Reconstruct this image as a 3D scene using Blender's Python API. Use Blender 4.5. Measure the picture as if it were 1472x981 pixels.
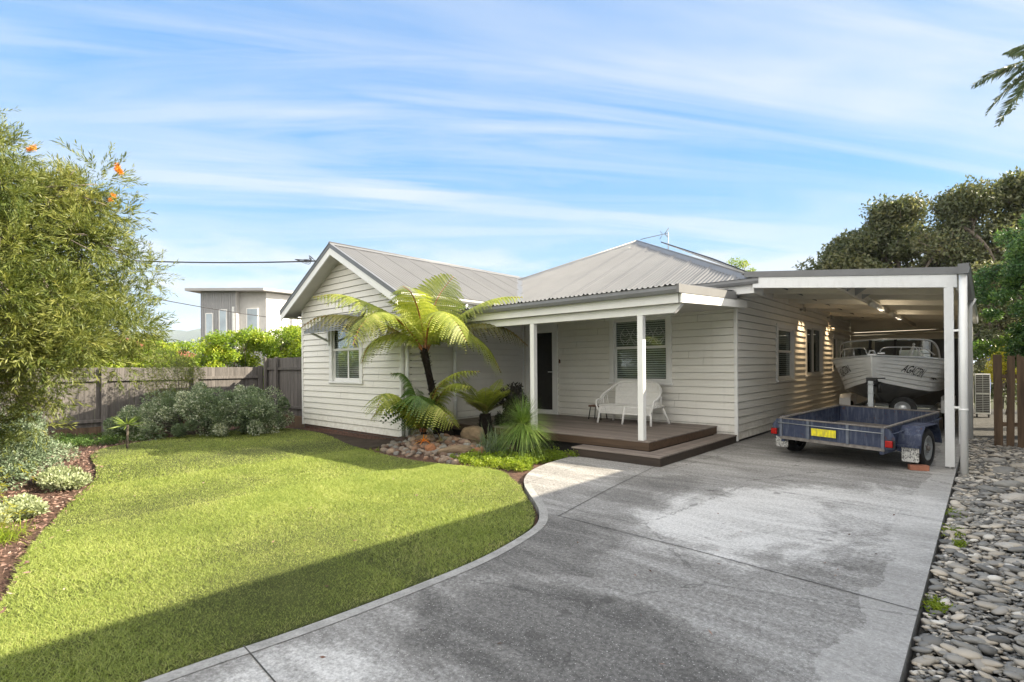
import bpy, bmesh, math, random
import numpy as np
from mathutils import Vector, Matrix, noise
from mathutils.geometry import delaunay_2d_cdt

R = math.radians
random.seed(7)
RNG = np.random.default_rng(7)
for o in list(bpy.data.objects):
    bpy.data.objects.remove(o)
SC = bpy.context.scene
COL = SC.collection

# ------------------------------------------------------------------ camera
cam_d = bpy.data.cameras.new("Camera")
cam = bpy.data.objects.new("Camera", cam_d)
COL.objects.link(cam)
cam.matrix_world = (Matrix.Translation((3.679, -10.693, 1.55)) @ Matrix.Rotation(R(42.2), 4, 'Z')
                    @ Matrix.Rotation(R(90), 4, 'X') @ Matrix.Rotation(R(-0.45), 4, 'Z'))
cam_d.sensor_width = 36
cam_d.lens = 18.342
cam_d.shift_y = 0.0248
cam_d.clip_start = 0.05
cam_d.clip_end = 12000
SC.camera = cam

# ------------------------------------------------------------------ sun, sky, exposure
SUN_DIR = Vector((1.25, 1.07, 1.0)).normalized()      # towards the sun
SUN_EL = math.asin(SUN_DIR.z)
SUN_AZ = math.atan2(SUN_DIR.x, SUN_DIR.y)             # clockwise from +Y
sun_d = bpy.data.lights.new("Sun", 'SUN')
sun_d.energy = 4.8
sun_d.angle = R(0.5)
sun_d.color = (1.0, 0.89, 0.71)
sun = bpy.data.objects.new("Sun", sun_d)
COL.objects.link(sun)
sun.rotation_euler = SUN_DIR.to_track_quat('Z', 'Y').to_euler()
SKY_STRENGTH = 0.115
EXPOSURE = 1.75

world = bpy.data.worlds.new("World")
SC.world = world
world.use_nodes = True
wt = world.node_tree
for n in list(wt.nodes):
    wt.nodes.remove(n)


class NT:
    def __init__(s, tree):
        s.t = tree

    def n(s, typ, **kw):
        nd = s.t.nodes.new(typ)
        for k, v in kw.items():
            if k.startswith('i_'):
                key = k[2:]
                key = int(key) if key.isdigit() else key.replace('_', ' ')
                nd.inputs[key].default_value = v
            else:
                setattr(nd, k, v)
        return nd

    def l(s, a, b):
        s.t.links.new(a, b)

    def math(s, op, a, b=None, clamp=False):
        nd = s.t.nodes.new('ShaderNodeMath')
        nd.operation = op
        nd.use_clamp = clamp
        for i, v in enumerate((a, b)):
            if v is None:
                continue
            if isinstance(v, (int, float)):
                nd.inputs[i].default_value = v
            else:
                s.t.links.new(v, nd.inputs[i])
        return nd.outputs[0]

    def noise(s, vec, scale, detail=4, rough=.55, dist=0.0):
        nd = s.n('ShaderNodeTexNoise')
        nd.inputs['Scale'].default_value = scale
        nd.inputs['Detail'].default_value = detail
        nd.inputs['Roughness'].default_value = rough
        nd.inputs['Distortion'].default_value = dist
        if vec is not None:
            s.l(vec, nd.inputs['Vector'])
        return nd.outputs['Fac']

    def ramp(s, fac, stops, interp='LINEAR'):
        nd = s.n('ShaderNodeValToRGB')
        cr = nd.color_ramp
        cr.interpolation = interp
        while len(cr.elements) < len(stops):
            cr.elements.new(0.5)
        for e, (p, c) in zip(cr.elements, stops):
            e.position = p
            if not hasattr(c, '__len__'):
                c = (c, c, c)
            e.color = tuple(c)[:3] + (1,)
        s.l(fac, nd.inputs[0])
        return nd.outputs[0]

    def mix(s, fac, a, b, blend='MIX'):
        nd = s.t.nodes.new('ShaderNodeMix')
        nd.data_type = 'RGBA'
        nd.blend_type = blend
        for sock, v in ((nd.inputs[0], fac), (nd.inputs[6], a), (nd.inputs[7], b)):
            if isinstance(v, (int, float)):
                sock.default_value = v
            elif isinstance(v, tuple):
                sock.default_value = v[:3] + (1,)
            else:
                s.l(v, sock)
        return nd.outputs[2]

    def mapping(s, vec, scale=(1, 1, 1), rot=(0, 0, 0), loc=(0, 0, 0)):
        nd = s.n('ShaderNodeMapping')
        nd.inputs['Scale'].default_value = scale
        nd.inputs['Rotation'].default_value = rot
        nd.inputs['Location'].default_value = loc
        s.l(vec, nd.inputs['Vector'])
        return nd.outputs[0]


w = NT(wt)
sky = w.n('ShaderNodeTexSky', sky_type='NISHITA')
sky.sun_disc = False
sky.sun_elevation = SUN_EL
sky.sun_rotation = SUN_AZ
sky.air_density = 1.0
sky.dust_density = 0.6
sky.ozone_density = 2.2
tc = w.n('ShaderNodeTexCoord')
sep = w.n('ShaderNodeSeparateXYZ')
w.l(tc.outputs['Generated'], sep.inputs[0])
zc = w.math('ADD', w.math('MAXIMUM', sep.outputs[2], 0.0), 0.10)
comb = w.n('ShaderNodeCombineXYZ')
w.l(w.math('DIVIDE', sep.outputs[0], zc), comb.inputs[0])
w.l(w.math('DIVIDE', sep.outputs[1], zc), comb.inputs[1])
plane = comb.outputs[0]
# cirrus: long streaks, a broad thin veil, and small soft heaps low over the horizon
r1 = w.mapping(plane, rot=(0, 0, R(-55)))
m1 = w.mapping(r1, scale=(0.17, 1.35, 1), loc=(3.3, 1.2, 0))
s1 = w.noise(m1, 1.3, 6, .55, .7)
r2 = w.mapping(plane, rot=(0, 0, R(-44)))
m2 = w.mapping(r2, scale=(0.30, 2.6, 1), loc=(7.1, 4.4, 0))
s2 = w.noise(m2, 1.1, 7, .58, .6)
m3 = w.mapping(plane, scale=(0.5, 0.5, 1), rot=(0, 0, R(-40)), loc=(1.5, 8.2, 0))
s3 = w.noise(m3, 1.0, 4, .5)
c1 = w.ramp(s1, [(0.43, 0), (0.60, 1)])
c2 = w.ramp(s2, [(0.43, 0), (0.66, 1)])
c3 = w.ramp(s3, [(0.30, 0.35), (0.55, 1)])
m4 = w.mapping(tc.outputs['Generated'], scale=(3.0, 3.0, 12), loc=(2, 5, 1))
s4 = w.noise(m4, 1.6, 6, .55)
low = w.ramp(sep.outputs[2], [(0.0, 0.35), (0.07, 0.55), (0.13, 1.0), (0.19, 0.9), (0.26, 0.0)])
c4 = w.math('MULTIPLY', w.ramp(s4, [(0.40, 0.1), (0.58, 1)]), low)
cl = w.math('MULTIPLY', w.math('MAXIMUM', c1, w.math('MULTIPLY', c2, 0.75)), c3)
cl = w.math('MULTIPLY', cl, w.ramp(sep.outputs[2], [(0.12, 0.55), (0.30, 0.85), (0.7, 0.7)]))
cl = w.math('MAXIMUM', cl, w.math('MULTIPLY', c4, .85), True)
grad = w.ramp(sep.outputs[2], [(0.0, (.60, .76, .90)), (0.12, (.44, .69, .92)), (0.30, (.21, .54, .92)), (0.58, (.085, .385, .87)), (1.0, (.08, .31, .70))])
skyc = w.mix(1.0, sky.outputs[0], (1.0, 1.45, 1.75), 'MULTIPLY')
grad2 = w.mix(1.0, grad, (2.12, 2.36, 2.52), 'MULTIPLY')
skyc = w.mix(0.93, skyc, grad2)
skyc = w.mix(cl, skyc, (2.22, 2.38, 2.56))
# unseen bright cloud added behind and above the camera as fill light
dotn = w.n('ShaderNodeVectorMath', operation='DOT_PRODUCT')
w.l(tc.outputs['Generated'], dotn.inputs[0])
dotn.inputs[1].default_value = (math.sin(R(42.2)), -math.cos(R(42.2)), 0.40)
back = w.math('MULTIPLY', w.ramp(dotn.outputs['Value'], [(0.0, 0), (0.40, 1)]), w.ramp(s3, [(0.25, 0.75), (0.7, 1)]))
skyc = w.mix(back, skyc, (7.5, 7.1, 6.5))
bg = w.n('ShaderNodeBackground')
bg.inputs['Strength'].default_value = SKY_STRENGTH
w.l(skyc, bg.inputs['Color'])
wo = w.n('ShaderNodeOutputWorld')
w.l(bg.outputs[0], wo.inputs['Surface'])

SC.view_settings.view_transform = 'Standard'
SC.view_settings.look = 'None'
SC.view_settings.gamma = 1
SC.view_settings.exposure = EXPOSURE
SC.view_settings.use_curve_mapping = False
SC.render.engine = 'CYCLES'
SC.cycles.max_bounces = 6
SC.cycles.transparent_max_bounces = 12


# ------------------------------------------------------------------ materials
def new_mat(name):
    m = bpy.data.materials.new(name)
    m.use_nodes = True
    m.node_tree.nodes.clear()
    k = NT(m.node_tree)
    k.out = k.n('ShaderNodeOutputMaterial')
    k.tc = k.n('ShaderNodeTexCoord')
    k.obj = k.tc.outputs['Object']
    return m, k


def finish(k, color, rough=.6, metal=0.0, bump=None, bump_d=.01, bump_s=1.0, spec=.5):
    b = k.n('ShaderNodeBsdfPrincipled')
    if isinstance(color, tuple):
        b.inputs['Base Color'].default_value = color[:3] + (1,)
    else:
        k.l(color, b.inputs['Base Color'])
    if isinstance(rough, (int, float)):
        b.inputs['Roughness'].default_value = rough
    else:
        k.l(rough, b.inputs['Roughness'])
    b.inputs['Metallic'].default_value = metal
    b.inputs['Specular IOR Level'].default_value = spec
    if bump is not None:
        bn = k.n('ShaderNodeBump')
        bn.inputs['Distance'].default_value = bump_d
        bn.inputs['Strength'].default_value = bump_s
        k.l(bump, bn.inputs['Height'])
        k.l(bn.outputs[0], b.inputs['Normal'])
    k.l(b.outputs[0], k.out.inputs[0])
    return b


def paint(name, col, var=.06, rough=.45, scale=3.0, dirt=0.0, dirt_col=(.25, .22, .17), metal=0.0):
    m, k = new_mat(name)
    n1 = k.noise(k.obj, scale, 5, .6)
    dark = tuple(c * (1 - var * 2) for c in col)
    lite = tuple(min(1, c * (1 + var)) for c in col)
    c = k.mix(k.ramp(n1, [(.3, 0), (.7, 1)]), dark, lite)
    if dirt > 0:
        n2 = k.noise(k.mapping(k.obj, scale=(1, 1, .35)), scale * 4, 8, .7)
        c = k.mix(k.math('MULTIPLY', k.ramp(n2, [(.52, 0), (.72, 1)]), dirt), c, dirt_col)
    finish(k, c, rough, metal, k.noise(k.obj, 60, 3), .0006)
    return m


def foliage(name, stops, trans=.35, rough=.45, hue_noise=.5):
    """leaf material; per-leaf attribute 'rnd' picks the colour"""
    m, k = new_mat(name)
    at = k.n('ShaderNodeAttribute', attribute_name='rnd')
    nz = k.noise(k.obj, 1.7, 3)
    f = k.math('ADD', k.math('MULTIPLY', at.outputs['Fac'], 1 - hue_noise * .6),
               k.math('MULTIPLY', k.math('SUBTRACT', nz, .2), hue_noise), True)
    c = k.ramp(f, stops)
    b = k.n('ShaderNodeBsdfPrincipled')
    k.l(c, b.inputs['Base Color'])
    b.inputs['Roughness'].default_value = rough
    b.inputs['Specular IOR Level'].default_value = .35
    t = k.n('ShaderNodeBsdfTranslucent')
    k.l(k.mix(1.0, c, (1.25, 1.25, .7), 'MULTIPLY'), t.inputs['Color'])
    mx = k.n('ShaderNodeMixShader')
    mx.inputs[0].default_value = trans
    k.l(b.outputs[0], mx.inputs[1])
    k.l(t.outputs[0], mx.inputs[2])
    k.l(mx.outputs[0], k.out.inputs[0])
    return m


def attr_mat(name, stops, rough=.7, bump_scale=30, bump_d=.003, use_obj=False, mottled=.3):
    m, k = new_mat(name)
    if use_obj:
        src = k.n('ShaderNodeObjectInfo').outputs['Random']
    else:
        src = k.n('ShaderNodeAttribute', attribute_name='rnd').outputs['Fac']
    c = k.ramp(src, stops)
    n1 = k.noise(k.obj, bump_scale * .4, 6, .65)
    c = k.mix(mottled, c, k.ramp(n1, [(.3, .35), (.7, 1.0)]), 'MULTIPLY')
    finish(k, c, rough, 0, k.noise(k.obj, bump_scale, 6, .6), bump_d)
    return m


def glass_mat(name, tint=(.85, .9, .9), refl=.05):
    m, k = new_mat(name)
    tr = k.n('ShaderNodeBsdfTransparent')
    tr.inputs[0].default_value = tint + (1,)
    gl = k.n('ShaderNodeBsdfGlossy')
    gl.inputs['Roughness'].default_value = .015
    lw = k.n('ShaderNodeLayerWeight')
    lw.inputs[0].default_value = .35
    f = k.math('ADD', k.math('MULTIPLY', lw.outputs['Fresnel'], .4), refl, True)
    mx = k.n('ShaderNodeMixShader')
    k.l(f, mx.inputs[0])
    k.l(tr.outputs[0], mx.inputs[1])
    k.l(gl.outputs[0], mx.inputs[2])
    k.l(mx.outputs[0], k.out.inputs[0])
    return m


M = {}
def wall_paint():
    m, k = new_mat('weatherboard_paint')
    sx = k.n('ShaderNodeSeparateXYZ')
    k.l(k.obj, sx.inputs[0])
    at = k.n('ShaderNodeAttribute', attribute_name='rnd')
    c = k.ramp(k.noise(k.mapping(k.obj, scale=(1, 1, 3)), 1.1, 5, .6), [(.3, (.72, .70, .64)), (.7, (.77, .755, .70))])
    c = k.mix(.5, c, k.ramp(at.outputs['Fac'], [(0, .93), (1, 1.03)]), 'MULTIPLY')
    # splashed soil low on the wall and faint run marks
    low_ = k.ramp(sx.outputs[2], [(.05, .65), (.45, 0)])
    sp = k.ramp(k.noise(k.obj, 7, 8, .75), [(.42, 0), (.66, 1)])
    c = k.mix(k.math('MULTIPLY', low_, sp), c, (.40, .35, .28))
    run = k.ramp(k.noise(k.mapping(k.obj, scale=(9, 9, .5)), 1.3, 6, .65), [(.56, 0), (.76, .22)])
    c = k.mix(run, c, (.46, .44, .39))
    finish(k, c, .5, 0, k.noise(k.obj, 40, 4), .0008)
    return m


M['wall'] = wall_paint()
M['white'] = paint('trim_paint', (.76, .76, .74), .02, .38, 4, .10, (.45, .43, .38))
M['whitemetal'] = paint('white_metal', (.72, .73, .73), .03, .35, 4, .18, (.35, .34, .30))
M['cream'] = paint('cream_lining', (.76, .71, .60), .05, .6, 2)
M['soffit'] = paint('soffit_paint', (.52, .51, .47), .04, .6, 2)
M['greymetal'] = paint('grey_steel', (.155, .16, .165), .06, .38, 3, .15, (.08, .075, .07))
M['roof'] = paint('roof_steel', (.155, .155, .154), .05, .5, .8, .3, (.105, .10, .098))
M['cap'] = paint('ridge_cap_steel', (.17, .172, .175), .05, .4, 2)
M['black'] = paint('black_paint', (.012, .012, .012), .1, .5)
M['rubber'] = paint('tyre_rubber', (.018, .018, .018), .2, .8, 12, .3, (.06, .055, .05))
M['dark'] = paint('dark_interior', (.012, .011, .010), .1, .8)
M['screen'] = paint('door_screen_mesh', (.016, .015, .013), .2, .35, 8)
M['blind'] = paint('blind_slat', (.62, .60, .56), .03, .5)
M['glass'] = glass_mat('window_glass')
M['clear'] = glass_mat('boat_screen_glass', (.75, .82, .80), .08)
M['galv'] = paint('galvanised_steel', (.38, .40, .41), .08, .42, 9, .3, (.22, .21, .19), .4)
M['alu'] = paint('bare_aluminium', (.17, .165, .155), .15, .5, 5, .35, (.08, .075, .07), .35)
M['hull'] = paint('hull_paint', (.80, .795, .77), .03, .28, 3, .12, (.45, .42, .36))
M['red'] = paint('red_lens', (.36, .008, .008), .1, .2, 20)
M['plate'] = None
M['chrome'] = paint('silver_rim', (.62, .63, .64), .04, .3, 6, .1, (.3, .3, .3), .5)
M['cane'] = paint('white_cane', (.86, .85, .82), .03, .5, 20, .05, (.45, .42, .36))
M['blue'] = paint('blue_plastic', (.02, .10, .55), .05, .4)
M['solar'] = paint('solar_glass', (.010, .014, .030), .1, .12, 5)
M['copper'] = paint('lamp_metal', (.35, .34, .32), .05, .35)


def concrete():
    m, k = new_mat('driveway_concrete')
    sx = k.n('ShaderNodeSeparateXYZ')
    k.l(k.obj, sx.inputs[0])
    X, Y = sx.outputs[0], sx.outputs[1]
    fine = k.noise(k.obj, 55, 5, .8)
    speck = k.noise(k.obj, 30, 4, .75)
    cloud = k.noise(k.mapping(k.obj, loc=(3, 7, 0)), 1.1, 10, .66, .8)
    streak = k.noise(k.mapping(k.obj, rot=(0, 0, R(20)), scale=(.5, 2.2, 1)), 1.8, 9, .65, .8)

    def blob(cx, cy, rx, ry, soft=.6):
        """1 inside an ellipse with a ragged edge"""
        dx = k.math('DIVIDE', k.math('SUBTRACT', X, cx), rx)
        dy = k.math('DIVIDE', k.math('SUBTRACT', Y, cy), ry)
        d = k.math('ADD', k.math('MULTIPLY', dx, dx), k.math('MULTIPLY', dy, dy))
        d = k.math('ADD', d, k.math('MULTIPLY', k.math('SUBTRACT', cloud, .5), 3.4))
        return k.ramp(d, [(1 - soft, 1), (1 + soft * .6, 0)]) if soft < 1 else k.ramp(d, [(0, 1), (1, 0)])
    pale = k.math('MAXIMUM', blob(1.95, -5.15, 1.05, 1.9), k.math('MULTIPLY', blob(2.9, -4.0, .8, 1.6), .8))
    pale = k.math('MAXIMUM', pale, k.math('MULTIPLY', blob(1.2, -9.6, .5, .5), .7))
    dark = k.math('MAXIMUM', blob(1.9, -8.3, 1.2, .8), k.math('MULTIPLY', blob(.75, -7.1, .8, 1.0), .9))
    dark = k.math('MAXIMUM', dark, k.math('MULTIPLY', blob(.5, -4.6, .6, 1.1), .6))
    # worn areas break up into speckles at their borders
    tone = k.math('ADD', k.math('MULTIPLY', pale, .42), k.math('MULTIPLY', dark, -.30))
    tone = k.math('ADD', tone, k.math('MULTIPLY', k.math('SUBTRACT', streak, .5), .95))
    tone = k.math('ADD', tone, k.math('MULTIPLY', k.math('SUBTRACT', speck, .5), 1.15))
    tone = k.math('ADD', tone, .46)
    c = k.ramp(tone, [(.05, (.105, .101, .095)), (.35, (.20, .193, .182)), (.60, (.33, .322, .308)), (.95, (.60, .59, .57))])
    c = k.mix(.6, c, k.ramp(fine, [(.34, .45), (.50, 1.0), (.64, 1.35)]), 'MULTIPLY')
    edge = k.ramp(k.math('ADD', X, k.math('MULTIPLY', k.math('SUBTRACT', speck, .5), .3)), [(.0, 0), (1, 0)])
    e2 = k.math('MULTIPLY', k.math('GREATER_THAN', k.math('ADD', X, k.math('MULTIPLY', k.math('SUBTRACT', cloud, .5), .5)), 3.08), .32)
    c = k.mix(e2, c, (.56, .55, .53))
    pale_spots = k.noise(k.obj, 95, 2, .5)
    c = k.mix(k.ramp(pale_spots, [(.655, 0), (.69, .85)]), c, (.62, .61, .58))
    # faint scuffs and oil drips
    drip = k.noise(k.mapping(k.obj, loc=(9, 2, 0)), 3.4, 3, .5)
    c = k.mix(k.math('MULTIPLY', k.ramp(drip, [(.67, 0), (.72, 1)]), .5), c, (.06, .057, .052))
    vor = k.n('ShaderNodeTexVoronoi', feature='DISTANCE_TO_EDGE')
    k.l(k.mapping(k.obj, loc=(.4, 2.3, 0)), vor.inputs['Vector'])
    vor.inputs['Scale'].default_value = .33
    ck = k.math('ADD', vor.outputs['Distance'], k.math('MULTIPLY', k.math('SUBTRACT', k.noise(k.obj, 5, 6, .7), .5), .05))
    c = k.mix(k.ramp(k.math('ABSOLUTE', ck), [(.0008, .55), (.0022, 0)]), c, (.05, .048, .045))
    finish(k, c, .85, 0, k.math('ADD', fine, k.math('MULTIPLY', speck, .7)), .004, .7, .25)
    return m


M['concrete'] = concrete()


def simple_ground(name, stops, scale, bump_d, rough=.9, scale2=None):
    m, k = new_mat(name)
    n1 = k.noise(k.obj, scale, 8, .7, .3)
    c = k.ramp(n1, stops)
    n2 = k.noise(k.obj, scale2 or scale * 6, 5, .7)
    c = k.mix(.5, c, k.ramp(n2, [(.3, .4), (.7, 1.3)]), 'MULTIPLY')
    finish(k, c, rough, 0, n2, bump_d, 1, .2)
    return m


M['soil'] = simple_ground('soil', [(.3, (.030, .022, .016)), (.7, (.085, .062, .045))], 3, .02)
M['mulchbase'] = simple_ground('mulch_base', [(.3, (.06, .035, .026)), (.7, (.19, .115, .085))], 14, .03, .95, 60)
M['lawnbase'] = simple_ground('lawn_soil', [(.3, (.05, .06, .018)), (.7, (.10, .115, .035))], 2.5, .02, .95, 90)
M['earth'] = simple_ground('far_ground', [(.3, (.05, .06, .03)), (.7, (.10, .10, .06))], .05, .02, .95, 2)
M['gravelbase'] = simple_ground('gravel_bed', [(.3, (.03, .03, .028)), (.7, (.12, .115, .105))], 12, .02, .9, 60)


def wood(name, dark, lite, axis=0, scale=1.0, rough=.65):
    m, k = new_mat(name)
    sc = [9 * scale, 9 * scale, 9 * scale]
    sc[axis] = .7 * scale
    v = k.mapping(k.obj, scale=tuple(sc))
    n1 = k.noise(v, 1.6, 7, .65, .8)
    at = k.n('ShaderNodeAttribute', attribute_name='rnd')
    c = k.ramp(n1, [(.28, dark), (.72, lite)])
    c = k.mix(.55, c, k.ramp(at.outputs['Fac'], [(0, .55), (1, 1.25)]), 'MULTIPLY')
    finish(k, c, rough, 0, k.noise(v, 5, 6, .7), .003)
    return m


M['decktop'] = wood('deck_boards', (.11, .088, .074), (.28, .235, .205), 0, 1.3)
M['deckdark'] = wood('deck_fascia_timber', (.045, .026, .015), (.115, .070, .040), 0, 1.0)
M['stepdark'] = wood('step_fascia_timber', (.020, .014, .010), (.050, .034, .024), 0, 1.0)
M['fence'] = wood('weathered_paling', (.060, .054, .050), (.165, .150, .140), 2, 1.3, .85)
M['picket'] = wood('brown_picket', (.055, .036, .022), (.17, .11, .065), 2, 1.0, .8)
M['brown'] = wood('brown_timber', (.08, .04, .025), (.2, .11, .07), 0, 1)


def brick():
    m, k = new_mat('brick_base')
    b = k.n('ShaderNodeTexBrick')
    k.l(k.mapping(k.obj, rot=(R(90), 0, 0)), b.inputs['Vector'])
    b.inputs['Scale'].default_value = 1
    b.inputs['Brick Width'].default_value = .24
    b.inputs['Row Height'].default_value = .086
    b.inputs['Mortar Size'].default_value = .008
    b.inputs['Color1'].default_value = (.16, .075, .05, 1)
    b.inputs['Color2'].default_value = (.09, .05, .04, 1)
    b.inputs['Mortar'].default_value = (.12, .11, .10, 1)
    c = k.mix(.5, b.outputs['Color'], k.ramp(k.noise(k.obj, 9, 6, .7), [(.3, .4), (.7, 1.2)]), 'MULTIPLY')
    finish(k, c, .9, 0, b.outputs['Fac'], -.005)
    return m


M['brickwall'] = brick()
M['darkbase'] = paint('dark_base_course', (.03, .03, .03), .25, .8, 6, .4, (.10, .09, .08))
M['chock'] = paint('clay_brick', (.38, .16, .10), .12, .85, 14, .3, (.25, .13, .10))


def trailer_paint():
    m, k = new_mat('worn_blue_paint')
    n1 = k.noise(k.obj, 2.2, 6, .6)
    c = k.ramp(n1, [(.3, (.014, .022, .055)), (.7, (.038, .052, .100))])
    st = k.noise(k.mapping(k.obj, scale=(14, 14, 1.6)), 1.6, 6, .65)
    c = k.mix(k.math('MULTIPLY', k.ramp(st, [(.48, 0), (.72, 1)]), .55), c, (.16, .185, .22))
    rs = k.noise(k.obj, 11, 8, .72)
    c = k.mix(k.ramp(rs, [(.60, 0), (.67, .9)]), c, (.10, .045, .022))
    finish(k, c, k.ramp(rs, [(.4, .42), (.66, .85)]), .0, rs, .002)
    return m


M['tblue'] = trailer_paint()
M['rust'] = paint('rusty_grey_edge', (.20, .185, .17), .2, .7, 18, .6, (.14, .065, .03))


def yellow_plate():
    m, k = new_mat('yellow_plate')
    n1 = k.noise(k.mapping(k.obj, scale=(26, 1, 9)), 1.0, 2, .5)
    c = k.ramp(n1, [(.40, (.80, .70, .02)), (.60, (.52, .45, .05))])
    finish(k, c, .35)
    return m


M['plate'] = yellow_plate()


def flap():
    m, k = new_mat('white_mudflap')
    n1 = k.noise(k.mapping(k.obj, scale=(75, 1, 48)), 1.0, 3, .6)
    c = k.ramp(n1, [(.50, (.60, .60, .57)), (.56, (.13, .13, .13))])
    c = k.mix(k.ramp(k.noise(k.obj, 6, 6, .7), [(.5, 0), (.75, .6)]), c, (.30, .27, .22))
    finish(k, c, .6)
    return m


M['flap'] = flap()
M['flapplain'] = paint('white_mudflap_rubber', (.60, .60, .57), .08, .6, 6, .4, (.3, .27, .22))
M['bark'] = simple_ground('bark', [(.3, (.06, .05, .04)), (.7, (.20, .17, .14))], 6, .03, .9, 30)
M['fernbark'] = simple_ground('fern_trunk_fibre', [(.3, (.006, .005, .004)), (.7, (.028, .020, .015))], 20, .04, .95, 60)
M['stipe'] = paint('frond_stem', (.17, .085, .035), .3, .6, 9)
M['stipegreen'] = paint('green_frond_stem', (.15, .17, .05), .2, .6, 9)
M['rndred'] = paint('wire_black', (.02, .02, .022), .1, .6)


# ------------------------------------------------------------------ object helpers
def tag(o, label=None, cat=None, group=None, kind=None):
    if label:
        o['label'] = label
    if cat:
        o['category'] = cat
    if group:
        o['group'] = group
    if kind:
        o['kind'] = kind
    return o


def thing(name, label, cat, loc=(0, 0, 0), rz=0.0, group=None):
    o = bpy.data.objects.new(name, None)
    o.empty_display_size = .3
    COL.objects.link(o)
    o.location = loc
    o.rotation_euler = (0, 0, rz)
    return tag(o, label, cat, group)


def copy_tree(o, parent=None):
    c = o.copy()
    COL.objects.link(c)
    if parent is not None:
        c.parent = parent
    for ch in [x for x in bpy.data.objects if x.parent == o]:
        copy_tree(ch, c)
    return c


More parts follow.
